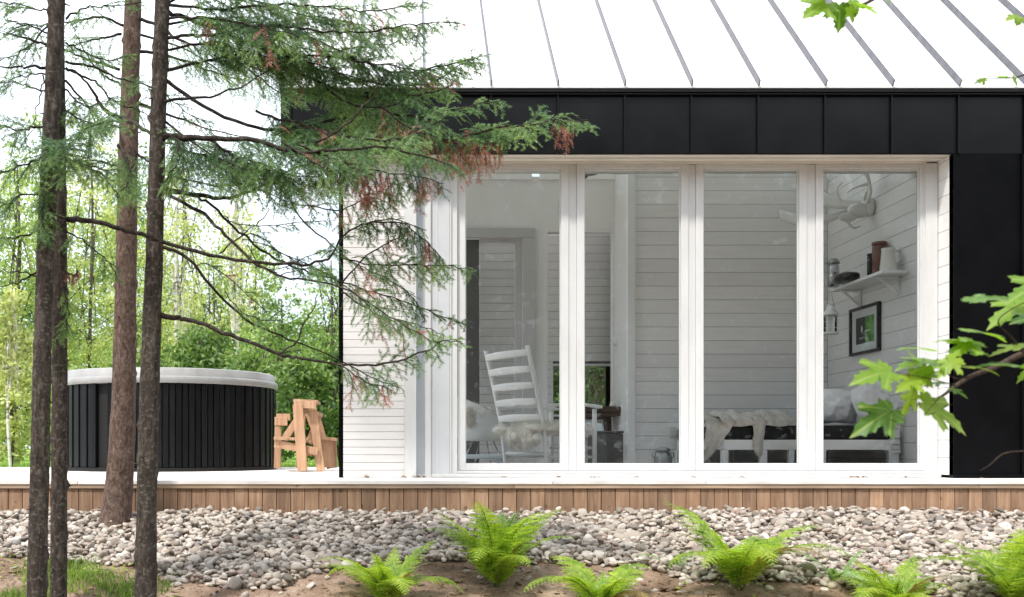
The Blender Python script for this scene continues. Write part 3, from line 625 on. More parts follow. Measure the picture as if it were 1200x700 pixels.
# ------------------------------------------------------------------ indoor things
def lathe_thing(name, label, cat, p, parts, group=None):
    t = thing(name, label, cat, p, group=group, local=True)
    for nm, mt, prof in parts:
        b = MB(); b.lathe(prof, 32); b.build(nm, M[mt], t, smooth=True)
    return t
# rocking chair (local: +x forward, +y far side)
fw = Vector((.84,.54,0)).normalized(); ang = math.atan2(fw.y, fw.x)
nb_ = Vector((1.0, 7.27-CD, 0)); lat = Vector((-fw.y, fw.x, 0)); W_ = .5
RC = thing('rocking_chair', 'white painted ladder back rocking chair with five slats just inside the first window', 'chair', nb_+lat*W_/2+Vector((0,0,.004)), ang, local=True)
def rp(x, y): return y
hw = W_/2
for sy in (-hw, hw):
    b = MB(); pts = smooth_path([(.03,sy,.05),(0,sy,.30),(-.055,sy,.55),(-.165,sy,.95)],5)
    for i in range(len(pts)-1): pass
    b.tube(pts, [.018]*len(pts), 10); b.build('back_post', M['white'], RC, smooth=True)
    b = MB(); b.tube([(.50,sy,.05),(.50,sy,.50)], .018, 10); b.build('leg', M['white'], RC, smooth=True)
    b = MB(); pp = smooth_path([(-.32,sy,.055),(-.1,sy,.014),(.2,sy,-.002+.006),(.5,sy,.022),(.66,sy,.06)],6)
    for i in range(len(pp)-1): b.beam(pp[i], pp[i+1], .03, .035)
    b.build('rocker', M['white'], RC)
    b = MB(); pp = smooth_path([(-.03,sy,.50),(.15,sy,.525),(.38,sy,.53),(.56,sy,.515)],5)
    for i in range(len(pp)-1): b.beam(pp[i], pp[i+1], .055, .022)
    b.build('armrest', M['white'], RC, bevel=.004)
for k in range(5):
    zc = .90-.118*k; xb = -.155+.118*k*.26
    def fn(u, v, zc=zc, xb=xb):
        yy = -hw+2*hw*u; c = -.03*(1-(2*u-1)**2); hh = (.021+.007*(1-(2*u-1)**2))
        return (xb+c-(v-.5)*.012, yy, zc+(v-.5)*2*hh)
    b = MB(); b.grid(fn, 14, 3); b.build('slat', M['white'], RC, smooth=True, solid=.012)
b = MB(); b.box(.0,.52,-hw,hw,.30,.335); b.build('seat', M['white'], RC, bevel=.01)
for z_ in (.16,.2):
    b = MB(); b.tube([(.02,-hw,z_),(.02 if z_<.18 else .5,hw,z_)], .011, 8); b.build('stretcher', M['white'], RC, smooth=True)
b = MB(); b.tube([(.5,-hw,.2),(.5,hw,.2)], .011, 8); b.tube([(.02,-hw,.13),(.5,-hw,.13)], .011, 8); b.tube([(.02,hw,.13),(.5,hw,.13)], .011, 8); b.build('stretcher', M['white'], RC, smooth=True)
def fur(name, label, pts, parent=None, dens=1):
    """lumpy pelt with a coat of short hairs"""
    V = []; Fs = []; o = MB()
    for (c, r, sd) in pts: o.blob(c, r, 1, .22, 9, 36, 22, seed=sd)
    hv = np.array(o.v); n = int(15000*dens); hair = []
    fa = rng.integers(0, len(o.f), n)
    quads = np.array([f for f in o.f])[fa]; P = hv[quads]; w = rng.dirichlet((1,1,1,1), n)
    base = (P*w[:,:,None]).sum(1); nn = np.cross(P[:,2]-P[:,0], P[:,3]-P[:,1]); nn /= (np.linalg.norm(nn,axis=1,keepdims=True)+1e-9)
    cen = np.array([p[0] for p in pts]); dd = base-cen[np.argmin(((base[:,None]-cen[None])**2).sum(2),axis=1)]
    sg = np.sign((nn*dd).sum(1)); nn *= sg[:,None]
    dirv = nn+rng.normal(0,.55,(n,3))+np.array((0,0,-.5)); dirv /= np.linalg.norm(dirv,axis=1,keepdims=True)
    L_ = rng.uniform(.02,.05,n)[:,None]; side = np.cross(dirv, rng.normal(0,1,(n,3))); side /= np.linalg.norm(side,axis=1,keepdims=True)
    A = base-side*.0012; B = base+side*.0012; C = base+dirv*L_
    b0 = len(o.v); V = np.concatenate([hv, np.stack([A,B,C],1).reshape(-1,3)])
    me = bpy.data.meshes.new(name); fs = [tuple(f) for f in o.f]+[(b0+3*i,b0+3*i+1,b0+3*i+2) for i in range(n)]
    me.from_pydata(V.tolist(), [], fs); me.materials.append(M['fur']); me.polygons.foreach_set('use_smooth',[True]*len(fs))
    ob = bpy.data.objects.new(name, me); col.objects.link(ob)
    if parent: ob.parent = parent
    return ob
def W2(x,y,z): return tuple(RC.matrix_basis @ Vector((x,y,z))) if False else tuple(Matrix.Rotation(ang,4,'Z') @ Vector((x,y,z)) + Vector(RC.location))
r2_ = random.Random(3); fp = []
for _ in range(34):
    u_ = r2_.uniform(-.10,.52); v_ = r2_.uniform(-.26,.24)
    fp.append((W2(u_,v_,.345+r2_.uniform(-.01,.015)),(r2_.uniform(.05,.08),r2_.uniform(.05,.09),r2_.uniform(.022,.034)),_))
for _ in range(14):
    u_ = r2_.uniform(-.13,-.05); v_ = r2_.uniform(-.24,.08); fp.append((W2(u_,v_,.33-r2_.uniform(0,.07)),(.035,r2_.uniform(.04,.065),r2_.uniform(.035,.055)),40+_))
sk = fur('sheepskin', '', fp, dens=1.6)
tag(sk, 'cream sheepskin draped over the seat of the white rocking chair', 'sheepskin')
# moulded shell chair
pc = at(566,543,8.25); SC = thing('shell_armchair', 'white moulded shell armchair on thin wire legs behind the rocking chair', 'chair', (pc.x,pc.y,.004), R(20), local=True)
def shell(u, v):
    t = 2*math.pi*u; rr = .16+.12*v; hgt = .26+.16*v**1.3
    back = max(0, -math.cos(t)); z = hgt+(.16*back+.05)*v**2
    return (rr*1.05*math.cos(t)-.02, rr*1.1*math.sin(t), z-.04*max(0,math.cos(t))*v*4)
b = MB(); b.grid(shell, 40, 12); b.lathe([(0.001,.255),(.16,.26)],40,(-.02,0,0)); b.build('seat', M['shellp'], SC, smooth=True, solid=.012)
for a in (45,135,225,315):
    b = MB(); c_, s_ = math.cos(R(a)), math.sin(R(a)); b.tube([(.09*c_,.09*s_,.26),(.22*c_,.22*s_,.0)], .006, 8); b.build('leg', M['steel'], SC, smooth=True)
b = MB(); b.tube([(.15*math.cos(R(a)),.15*math.sin(R(a)),.14) for a in range(45,406,30)], .004, 6); b.build('wire_brace', M['steel'], SC, smooth=True)
sk2 = fur('sheepskin', '', [((pc.x-.10,pc.y-.24,.50),(.07,.05,.045),11),((pc.x-.02,pc.y-.23,.485),(.07,.05,.04),12),((pc.x-.13,pc.y-.24,.45),(.05,.04,.06),13)], dens=.8)
tag(sk2, 'cream sheepskin slung over the back of the white shell armchair', 'sheepskin')
# low white stool behind
p = at(562,543,7.9); b = MB(); ST = thing('low_stool', 'pale blue white low bench under the shell armchair at the first window', 'stool', (p.x,p.y,.004), local=True)
b.blob((0,0,.13),(.22,.10,.018),.4,0,1,32,8); b.build('seat', M['lightblue'], ST, smooth=True)
for sx in (-.17,.17):
    for sy in (-.06,.06): b = MB(); b.beam((sx,sy,0),(sx*.9,sy,.12),.025,.025,(0,1,0)); b.build('leg', M['lightblue'], ST, bevel=.003)
# dark dining table
p = at(704,520,8.95); TB = thing('dining_table', 'dark wooden pedestal table seen through the second window', 'table', (p.x,p.y,.004), local=True)
zt_ = ZZ(477,8.95)-.004
b = MB(); b.box(-.17,.24,-.12,.3,zt_-.05,zt_); b.build('table_top', M['darkwood'], TB, bevel=.006)
b = MB(); b.box(-.15,.22,-.10,.28,zt_-.085,zt_-.051); b.build('apron', M['darkwood'], TB, bevel=.004)
b = MB(); b.lathe([(.11,0),(.11,.02),(.035,.05),(.03,.2),(.04,.35),(.035,zt_-.08)], 24, (.07,.05,0)); b.build('pedestal', M['darkwood'], TB, smooth=True)
# figurine on table
p = at(718,478,8.9); lathe_thing('figurine', 'small white pointed figurine standing on the dark table', 'figurine', (p.x,p.y,zt_+.004),
  [('body','ceramic',[(.001,0),(.028,.0),(.030,.01),(.024,.035),(.011,.05)]),('head','ceramic',[(.010,.048),(.0135,.058),(.012,.07),(.006,.082),(.002,.096),(.0005,.1)])])
# chairs behind table
for px, lab, mm, rz in ((697,'pale blue white dining chair at the left of the dark table','lightblue',.2),(729,'white dining chair at the right of the dark table beside the partition','shellp',-.3)):
    p = at(px,535,9.3 if px>710 else 8.6); c = thing('dining_chair', lab, 'chair', (p.x,p.y,.004), rz, group=None, local=True)
    b = MB(); b.blob((0,0,.30),(.12,.12,.02),.5,0,1,28,8); b.build('seat', M[mm], c, smooth=True)
    def bk(u,v): return (-.11+.22*u, .10-.05*(2*u-1)**2+.03*v, .31+.12*v-.02*(2*u-1)**2*v)
    b = MB(); b.grid(bk,12,6); b.build('backrest', M[mm], c, smooth=True, solid=.012)
    for sx in (-.09,.09):
        for sy in (-.09,.09): b = MB(); b.tube([(sx*1.1,sy*1.1,0),(sx*.8,sy*.8,.29)], .008, 8); b.build('leg', M['steel'], c, smooth=True)
# grey woven ottoman
p = at(713,520,7.95); OT = thing('ottoman', 'dark grey woven cube ottoman on the floor in front of the table', 'ottoman', (p.x,p.y+.12,.004), R(38), local=True)
zo = ZZ(505,7.95)-.004
b = MB(); b.box(-.105,.105,-.105,.105,.01,zo-.02); b.build('body', M['greyfab'], OT, bevel=.012)
b = MB(); b.box(-.108,.108,-.108,.108,zo-.019,zo); b.build('lid', M['greyfab'], OT, bevel=.008)
# wall globe lamp
p = at(726,400,9.02); GL = thing('wall_lamp', 'small round white globe lamp on the wall beside the partition', 'lamp', (p.x-.02,p.y,p.z), local=True)
b = MB(); b.blob((0,0,0),(.052,.052,.05),1); b.build('globe', M['shellp'], GL, smooth=True)
b = MB(); b.tube([(0,.04,0),(0,.13,0)], .018, 12); b.build('bracket', M['steel'], GL, smooth=True)
# ceiling fan blade
CFt = at(712,203,8.3); CFn = thing('ceiling_fan', 'black ceiling fan whose curved blade shows at the top of the second window', 'ceiling fan', (CFt.x-.15,CFt.y,zC-.20), local=True)
b = MB(); b.lathe([(.001,.0),(.06,.0),(.07,.03),(.04,.07),(.012,.08),(.012,.2)],24); b.build('hub', M['blackgloss'], CFn, smooth=True)
for k in range(3):
    a = R(-6+120*k)
    def bl(u,v,a=a):
        r_ = .05+.36*u; w_ = (.035+.03*math.sin(math.pi*min(1,u*1.1)))*(v-.5)*2
        x = r_*math.cos(a)-w_*math.sin(a); y = r_*math.sin(a)+w_*math.cos(a)
        return (x,y,.03-.045*u+.02*u*u+.015*(v-.5))
    b = MB(); b.grid(bl,14,4); b.build('blade', M['blackgloss'], CFn, smooth=True, solid=.01)
# milk can
p = at(777,543,7.45)
MC = lathe_thing('milk_can', 'small galvanised milk can on the floor at the foot of the alcove wall', 'milk can', (p.x,p.y,.004),
  [('body','zinc',[(.001,0),(.066,0),(.068,.01),(.066,.03),(.066,.135),(.058,.155),(.047,.165),(.045,.175)]),('lid','zinc',[(.045,.172),(.056,.176),(.056,.188),(.05,.195),(.03,.205),(.001,.208)])])
b = MB(); b.tube(smooth_path([(.064,0,.12),(.080,0,.135),(.078,0,.158),(.055,0,.165)],4), .005, 8); b.tube(smooth_path([(-.064,0,.12),(-.080,0,.135),(-.078,0,.158),(-.055,0,.165)],4), .005, 8); b.build('handle', M['zinc'], MC, smooth=True)
# daybed
BD = thing('daybed', 'white wooden daybed with a flat black mattress behind the two right windows', 'daybed', (2.9,.95,.004))
x0 = 2.32; x1 = 3.60; yf = 7.27-CD; yb = yB-.06
zm0 = ZZ(515.5,7.27); zm1 = ZZ(495.5,7.27); 
b = MB(); b.box(x0,x1-.03,yf,yb,zm0+.001,zm1-.02); b.build('mattress', M['blackfab'], BD, bevel=.02)
b = MB(); b.box(x0,x1,yf-.02,yf+.01,zm0-.075,zm0); b.box(x0,x1,yb-.02,yb,zm0-.075,zm0); b.box(x0,x0+.03,yf+.011,yb-.021,zm0-.074,zm0-.001); b.box(x1-.03,x1,yf+.011,yb-.021,zm0-.074,zm0-.001)
b.build('bed_frame', M['white'], BD, bevel=.004)
for px, w in ((966,.03),(1048,.075),(895,.055),(928,.04),(850,.05)):
    xx = XX(px,7.25)
    for y_ in (yf-.018, yb-.03): b = MB(); b.box(xx-w/2,xx+w/2,y_,y_+.04,.004,zm0-.076); b.build('leg', M['white'], BD, bevel=.003)
b = MB(); b.box(x0+.02,x1-.02,yf-.012,yf+.004,.006,.03); b.build('bottom_rail', M['white'], BD, bevel=.003)
for y_ in (yf-.01, yb-.03):
    b = MB(); pp = smooth_path([(x1-.005,y_,zm0-.1),(x1-.012,y_,zm0+.08),(x1+.012,y_,zm0+.2),(x1+.035,y_,zm0+.27)],5)
    for i in range(len(pp)-1): b.beam(pp[i],pp[i+1]+(pp[i+1]-pp[i])*.15,.055,.045,(0,1,0))
    b.build('arm_post', M['white'], BD)
b = MB()
for z_ in (zm0+.04,zm0+.13,zm0+.22): b.box(x1-.01+(.02 if z_>zm0+.2 else 0),x1+.012+(.02 if z_>zm0+.2 else 0),yf+.02,yb-.03,z_,z_+.05)
b.build('arm_slat', M['white'], BD, bevel=.003)
# pillows
def pillow(label, c, r, rot, seed):
    b = MB(); nu=40; 
    def top(sgn):
        def fn(u,v):
            a=2*u-1; c_=2*v-1; th=(1-abs(a)**2.2)**.6*(1-abs(c_)**2.2)**.6
            pin=1-.10*(abs(a)**2*abs(c_)**2)*1.0
            edge=1-.07*(1-abs(a)**2)*(abs(c_)**6)
            w=mnoise.fractal(Vector((a*2.2+seed,c_*2.2,sgn)),1.,2.,4)*.30+ .16*math.sin(9*a+4*c_*c_+seed)*(abs(c_)**1.5)
            vv=Vector((r[0]*a*pin*edge, sgn*r[1]*th*(1+w), r[2]*c_*pin*(1-.07*(1-abs(c_)**2)*abs(a)**6)))
            return tuple(rot@vv+Vector(c))
        return fn
    b.grid(top(-1),28,28); b.grid(top(1),28,28)
    return tag(b.build('pillow', M['linen'], None, smooth=True), label, 'pillow', 'white pillows on the daybed')
rotA = Matrix.Rotation(R(-10),3,'Y') @ Matrix.Rotation(R(12),3,'X')
pillow('plump white pillow nearest the curved right arm of the daybed', at(1029,472,7.55)+Vector((0,0,0)), (.185,.085,.17), Matrix.Rotation(R(-18),3,'Y')@Matrix.Rotation(R(-14),3,'X'), 2)
pillow('creased white pillow in the middle of the row on the daybed', at(983,476,7.72), (.145,.08,.14), Matrix.Rotation(R(7),3,'Y')@Matrix.Rotation(R(-14),3,'X'), 5)
pillow('white pillow at the left of the row, half hidden behind the window post', at(963,480,7.95), (.13,.07,.12), Matrix.Rotation(R(-4),3,'Y')@Matrix.Rotation(R(-14),3,'X'), 8)
# throw blanket
TBk = MB()
def drape(xa, xb, lf, seed, thick=0, narrow=0):
    """cloth lying on the mattress and falling over its front edge by lf(u)"""
    def fn(u, v):
        x = xa+(xb-xa)*u; drop = lf(u); run = .36; s = v*(run+drop)
        wr = mnoise.fractal(Vector((x*9+seed, s*7, seed)), 1., 2., 4)
        fold = math.sin(x*55+s*6+seed+3*wr)*.010
        if s < run: y = yf+run-s; z = zm1-.012+.022+.035*max(0,wr+.35)+fold*.8+thick*math.sin(math.pi*min(1,s/run))
        else:
            q = s-run; y = yf-.035-.018*wr-fold; z = zm1+.012-q
        if narrow and s > run: x = (xa+xb)/2+(x-(xa+xb)/2)*(1-narrow*(s-run)/max(.01,drop))
        return (x+.02*wr, y, z)
    TBk.grid(fn, 60, 40)
xa = XX(826,7.2)
drape(XX(826,7.2), XX(863,7.2), lambda u: .30*(1-u)**.8+.01, 1.3, .02)
drape(XX(845,7.2), XX(934,7.2), lambda u: .012+.03*abs(math.sin(u*6)), 4.1, .055)
drape(XX(882,7.2), XX(900,7.2), lambda u: .235+.03*math.sin(u*3), 7.7, .03, .45)
o = TBk.build('throw_blanket', M['throw'], None, smooth=True, solid=.006); tag(o, 'crumpled beige knitted throw hanging over the front of the black mattress', 'blanket')
# boxes under the bed
for px, pw, lab in ((1005,.42,'long brown wooden crate under the right half of the daybed'),(912,.17,'small brown wooden crate under the left half of the daybed')):
    c_ = at(px,540,7.7); t = thing('wooden_crate', lab, 'crate', (c_.x,c_.y,.004), local=True)
    b = MB(); b.box(-pw/2,pw/2,-.1,.1,.0,.012); b.box(-pw/2,-pw/2+.012,-.1,.1,.0125,.09); b.box(pw/2-.012,pw/2,-.1,.1,.0125,.09); b.build('crate_body', M['crate'], t, bevel=.002)
    for z_ in (.02,.058): b = MB(); b.box(-pw/2,pw/2,-.112,-.1005,z_,z_+.03); b.build('slat', M['crate'], t, bevel=.002)
# shelf on right wall
SH = thing('wall_shelf', 'white wooden wall shelf on brackets high on the right inner wall', 'shelf', (xW-.1,.9,1.48))
zs = ZZ(320,7.17)+.0; ys0 = 7.17-CD; ys1 = 8.05-CD
b = MB(); b.box(xW-.2,xW-.001,ys0,ys1,zs-.001,zs+.022); b.build('shelf_board', M['white'], SH, bevel=.003)
for yy in (ys0+.14, ys1-.12):
    b = MB(); b.beam((xW-.012,yy,zs-.14),(xW-.012,yy,zs-.002),.022,.02,(1,0,0)); b.beam((xW-.02,yy,zs-.125),(xW-.15,yy,zs-.012),.018,.018,(0,1,0)); b.beam((xW-.022,yy,zs-.012),(xW-.17,yy,zs-.012),.018,.02,(0,1,0)); b.build('bracket', M['white'], SH, bevel=.002)
zt2 = zs+.0225
def onshelf(px, d): return XX(px,d), d-CD
x_, y_ = onshelf(1041,7.30)
JG = lathe_thing('jug', 'cream enamel jug with a looped handle at the near end of the shelf', 'jug', (x_,y_,zt2), [('body','ceramic',[(.001,0),(.06,0),(.062,.006),(.058,.05),(.050,.12),(.046,.165),(.050,.182),(.046,.183),(.042,.165),(.05,.02),(.001,.012)])])
b = MB(); b.tube(smooth_path([(.045,0,.16),(.085,0,.165),(.095,0,.12),(.08,0,.08),(.055,0,.06)],6), .007, 8); b.build('handle', M['ceramic'], JG, smooth=True)
x_, y_ = onshelf(1042,7.50)
JR = lathe_thing('storage_jar', 'tall glass jar of red brown contents standing behind the jug', 'jar', (min(x_,xW-.06),y_,zt2), [('body','redbrown',[(.001,0),(.052,0),(.052,.235),(.045,.245)]),('lid','redbrown',[(.044,.246),(.054,.25),(.054,.27),(.001,.274)])])
x_, y_ = onshelf(1028,7.50)
lathe_thing('canister', 'tall black canister directly left of the jug', 'canister', (x_,y_,zt2), [('body','blackgloss',[(.001,0),(.033,0),(.034,.2),(.03,.205)]),('lid','blackgloss',[(.030,.206),(.035,.208),(.035,.222),(.001,.225)])])
x_, y_ = onshelf(1020,7.58)
lathe_thing('canister', 'thinner black canister at the left of the taller black one', 'canister', (x_,y_,zt2), [('body','blackgloss',[(.001,0),(.024,0),(.024,.175),(.02,.18)]),('lid','blackgloss',[(.02,.181),(.025,.183),(.025,.198),(.001,.2)])])
x_, y_ = onshelf(977,7.93)
cn = lathe_thing('steel_flask', 'brushed steel flask with ribs at the far end of the shelf', 'flask', (x_,y_,zt2), [('body','steel',[(.001,0),(.042,0),(.042,.05),(.045,.055),(.042,.06),(.042,.11),(.045,.115),(.042,.12),(.042,.17),(.036,.18)]),('lid','zinc',[(.036,.181),(.046,.185),(.046,.205),(.03,.21),(.028,.225),(.001,.226)])])
b = MB(); b.box(-.075,-.03,-.006,.006,.188,.196); b.build('handle', M['zinc'], cn, bevel=.002)
x_, y_ = onshelf(992,7.74)
b = MB(); b.blob((0,0,.04),(.075,.13,.042),.7,.05,10,28,14); CPp = b.build('cap', M['blackgloss'], None, smooth=True); CPp.location=(x_,y_,zt2-.001); tag(CPp, 'dark flat rounded cap lying on the shelf between flask and canisters', 'cap')
# lantern
p = at(973,392,7.96); LN = thing('lantern', 'white wire candle lantern with a glass body hanging under the shelf', 'lantern', (p.x,p.y,p.z), local=True)
b = MB(); b.lathe([(.001,0),(.062,0),(.062,.012),(.05,.016),(.05,.02)],24); b.build('base', M['white'], LN, smooth=True)
b = MB(); b.lathe([(.05,.02),(.05,.15)],24); b.build('glass_body', M['glass'], LN, smooth=True)
b = MB(); b.lathe([(.05,.15),(.062,.155),(.062,.165),(.045,.19),(.03,.2),(.03,.235),(.035,.238),(.001,.25)],24); b.build('cap', M['white'], LN, smooth=True)
b = MB()
for k in range(8):
    a=2*math.pi*k/8; b.tube([(.056*math.cos(a),.056*math.sin(a),.01),(.056*math.cos(a),.056*math.sin(a),.16)], .0022, 6)
for z_ in (.05,.1): b.tube([(.056*math.cos(R(t)),.056*math.sin(R(t)),z_) for t in range(0,361,20)], .0018, 5)
b.build('wire_cage', M['white'], LN)
b = MB(); b.tube(smooth_path([(-.03,0,.235),(-.02,0,.275),(0,0,zs-p.z-.002),(.02,0,.275),(.03,0,.235)],5), .002, 6); b.build('hanger', M['steel'], LN)
# framed picture on right wall
ya, yb2 = 7.59-CD, 8.09-CD; za, zb = .957, 1.34
PC = thing('framed_picture', 'black framed picture with green and dark image on the right inner wall', 'picture', (xW,(ya+yb2)/2,za))
b = MB(); f_=.022; xx0=xW-.03; xx1=xW-.001
b.box(xx0,xx1,ya,ya+f_,za,zb); b.box(xx0,xx1,yb2-f_,yb2,za,zb); b.box(xx0,xx1,ya+f_,yb2-f_,zb-f_,zb); b.box(xx0,xx1,ya+f_,yb2-f_,za,za+f_); b.build('frame', M['blackgloss'], PC, bevel=.002)
b = MB(); b.box(xW-.012,xW-.001,ya+f_,yb2-f_,za+f_,zb-f_); b.build('mount', M['mat_board'], PC)
ym = (ya+yb2)/2; b = MB(); b.box(xW-.0135,xW-.0125,ya+.095,ym-.005,za+.085,zb-.085); b.build('image', M['pic_green'], PC)
b = MB(); b.box(xW-.0135,xW-.0125,ym-.004,yb2-.095,za+.085,zb-.085); b.build('image', M['pic_dark'], PC)
b = MB(); b.blob((xW-.0145,ym+.05,(za+zb)/2+.01),(.001,.014,.03),1,0,1,16,8); b.blob((xW-.0145,ym-.05,(za+zb)/2-.01),(.001,.05,.006),1,.1,20,16,8); b.build('image_detail', M['mat_board'], PC, smooth=True)
# antler ornament
p = Vector((xW, 7.73-CD, ZZ(243,7.73)))
AN = thing('antler_ornament', 'large white antler shaped ornament mounted high on the right inner wall above the shelf', 'wall ornament', tuple(p), local=True)
b = MB(); b.blob((-.03,0,0),(.03,.06,.075),.8); b.build('mount', M['antler'], AN, smooth=True)
b = MB(); b.blob((-.10,.02,-.02),(.09,.05,.06),.9,.1,8); b.blob((-.19,.02,-.075),(.07,.03,.035),.9); b.build('skull', M['antler'], AN, smooth=True)
def palm(pts, ws):
    pp = smooth_path(pts, 6); wv = np.interp(np.linspace(0,1,len(pp)), np.linspace(0,1,len(ws)), ws)
    b = MB()
    def fn(u, v):
        i = min(len(pp)-1, int(round(u*(len(pp)-1)))); c = pp[i]; w = wv[i]*(v-.5)*2
        return (c.x, c.y+w*.5, c.z+w*.85+.03*math.cos(math.pi*(v-.5)))
    b.grid(fn, len(pp)-1, 6); return b
for pts, ws in (([(-.08,.04,.02),(-.22,.12,.05),(-.34,.25,.14),(-.40,.40,.20)],[.02,.035,.07,.10,.03]),
                ([(-.07,-.03,.03),(-.10,-.14,.12),(-.17,-.20,.24),(-.27,-.18,.33)],[.02,.04,.08,.07,.03]),
                ([(-.10,.06,-.01),(-.26,.2,-.05),(-.42,.36,-.03),(-.55,.5,.05)],[.015,.02,.03,.06,.05])):
    b = palm(pts, ws); b.build('antler', M['antler'], AN, smooth=True, solid=.014)
b = MB()
for pts in ([(-.2,.1,.05),(-.24,.1,.16),(-.2,.09,.22)],[(-.3,.2,.1),(-.36,.18,.0),(-.40,.15,-.04)],[(-.12,-.16,.14),(-.2,-.14,.12),(-.26,-.12,.08)],[(-.2,.02,-.09),(-.16,.0,-.16),(-.1,.0,-.15)]):
    pp = smooth_path(pts,5); b.tube(pp, list(np.linspace(.014,.003,len(pp))), 8)
b.build('tine', M['antler'], AN, smooth=True)

# ------------------------------------------------------------------ river stones
def ico():
    import bmesh
    bm = bmesh.new(); bmesh.ops.create_icosphere(bm, subdivisions=3, radius=1); v = np.array([x.co[:] for x in bm.verts]); f = np.array([[q.index for q in x.verts] for x in bm.faces]); bm.free()
    bm = bmesh.new(); bmesh.ops.create_icosphere(bm, subdivisions=2, radius=1); v2 = np.array([x.co[:] for x in bm.verts]); f2 = np.array([[q.index for q in x.verts] for x in bm.faces]); bm.free()
    return v, f, v2, f2
iv, if_, iv2, if2 = ico()
def stone_shape(v, k):
    out = []; r_ = random.Random(k); pl = []
    for _ in range(9):
        n = Vector((r_.gauss(0,1),r_.gauss(0,1),r_.gauss(0,1))).normalized(); pl.append((n, r_.uniform(.62,.95)))
    for p in v:
        q = Vector(p)
        for n, h in pl:
            dd = q.dot(n)
            if dd > h: q -= n*(dd-h)*.82
        q *= 1+.10*mnoise.fractal(Vector(p)*1.7+Vector((k*5,0,0)), 1., 2., 2); out.append(q[:])
    return np.array(out)
NS = 10
hi = [stone_shape(iv, k) for k in range(NS)]; lo = [stone_shape(iv2, k) for k in range(NS)]
def edge_d(px):                                        # near edge of the stone bed, as distance
    xs_ = [-400,0,60,150,200,260,330,400,470,560,640,720,800,900,1000,1100,1200,1500]
    ds_ = [5.4,5.42,5.38,5.30,5.05,4.92,4.90,5.12,5.28,5.35,5.3,5.18,5.02,4.98,4.92,4.80,4.76,4.8]
    return float(np.interp(px, xs_, ds_))-.09
stones = []
trunk_spots = [(-1.79,-.72,.12)]
for layer, sp_, zo_ in ((0,.037,.003),(1,.041,.020),(2,.056,.036)):
    y = -.455
    while y > -2.1:
        x = -4.3
        while x < 5.6:
            xx = x+rnd.uniform(-.5,.5)*sp_; yy = y+rnd.uniform(-.5,.5)*sp_; d = yy+CD
            px = CX+xx*F/d; e = edge_d(px)+.10*mnoise.noise(Vector((xx*3,yy*3,1)))
            keep = d > e or (d > e-.45 and rnd.random() < .13*(1-(e-d)/.45) and layer == 1)
            if layer == 2 and rnd.random() < .45: keep = False
            if -420 < px < 1560 and keep and yy < -.462:
                s_ = rnd.lognormvariate(0,.26)*.0192
                if rnd.random() < .04: s_ *= 1.4
                zz = gz(xx,yy)+(zo_ if d > e else -.012)+rnd.uniform(0,.012)
                stones.append((xx,yy,zz,s_,rnd.uniform(.75,1.3),rnd.uniform(.45,.8),rnd.uniform(0,6.28),rnd.gauss(0,.35),rnd.gauss(0,.35),rnd.randrange(NS),layer,px,d))
            x += sp_
        y -= sp_*.93
print('stones', len(stones))
def smat(s):
    return Matrix.Translation((s[0],s[1],s[2])) @ Matrix.Rotation(s[6],4,'Z') @ Matrix.Rotation(s[7],4,'X') @ Matrix.Rotation(s[8],4,'Y') @ Matrix.Diagonal((s[3]*s[4]*1.15,s[3]/s[4]**.4,s[3]*s[5],1))
cand = sorted([i for i,s in enumerate(stones) if s[10] >= 1 and 5 < s[11] < 1195 and EYE-s[2] < 175/F*s[12]-.02], key=lambda i: -stones[i][3]/stones[i][12]*(1.25 if stones[i][10]==2 else 1))[:300]
cset = set(cand); smesh = []
for k in range(NS):
    me = bpy.data.meshes.new('river_stone'); me.from_pydata(hi[k].tolist(), [], if_.tolist()); me.materials.append(M['stone']); me.polygons.foreach_set('use_smooth',[True]*len(if_)); smesh.append(me)
for i in cand:
    s = stones[i]; o = bpy.data.objects.new('river_stone', smesh[s[9]]); col.objects.link(o); o.matrix_world = smat(s)
    tag(o, 'rounded pale grey river stone lying in the bed below the deck', 'stone', 'river stones below the deck')
VV = []; FF = []; off = 0
for i, s in enumerate(stones):
    if i in cset: continue
    m = np.array(smat(s)); src = lo[s[9]]
    v = src@m[:3,:3].T+m[:3,3]; VV.append(v); FF.append(if2+off); off += len(v)
o = npmesh('gravel', np.concatenate(VV), np.concatenate(FF), M['stone'], smooth=True); tag(o, 'bed of rounded grey and beige river stones filling the strip below the deck', 'gravel', kind='stuff')

# leaf litter and twigs on the soil
n = 5200; P = []; 
while len(P) < n:
    px = rnd.uniform(-60,1260); d = rnd.uniform(3.9,6.2); 
    e = edge_d(px)
    if d > 6.15 or (d > e and rnd.random() < .90): continue
    x = XX(px,d); y = d-CD; P.append((x,y,gz(x,y)+.006+(.055 if d>e else 0)))
P = np.array(P); nrm = rng.normal(0,1,(n,3)); a = np.cross(nrm, (0,0,1)); a /= np.linalg.norm(a,axis=1,keepdims=True); a += rng.normal(0,.25,(n,3))*[1,1,1]
c = np.cross(a, rng.normal(0,.35,(n,3))+[0,0,1]); L1 = rng.lognormal(-4.6,.5,n)[:,None]; L2 = L1*rng.uniform(.12,.6,n)[:,None]
V = np.stack([P-a*L1, P-c*L2+[0,0,.003], P+a*L1, P+c*L2+[0,0,.003]],1).reshape(-1,3)
o = npmesh('leaf_litter', V, np.arange(4*n).reshape(-1,4), M['litter']); tag(o, 'dry brown leaf litter scattered on the bare soil', 'leaf litter', kind='stuff')

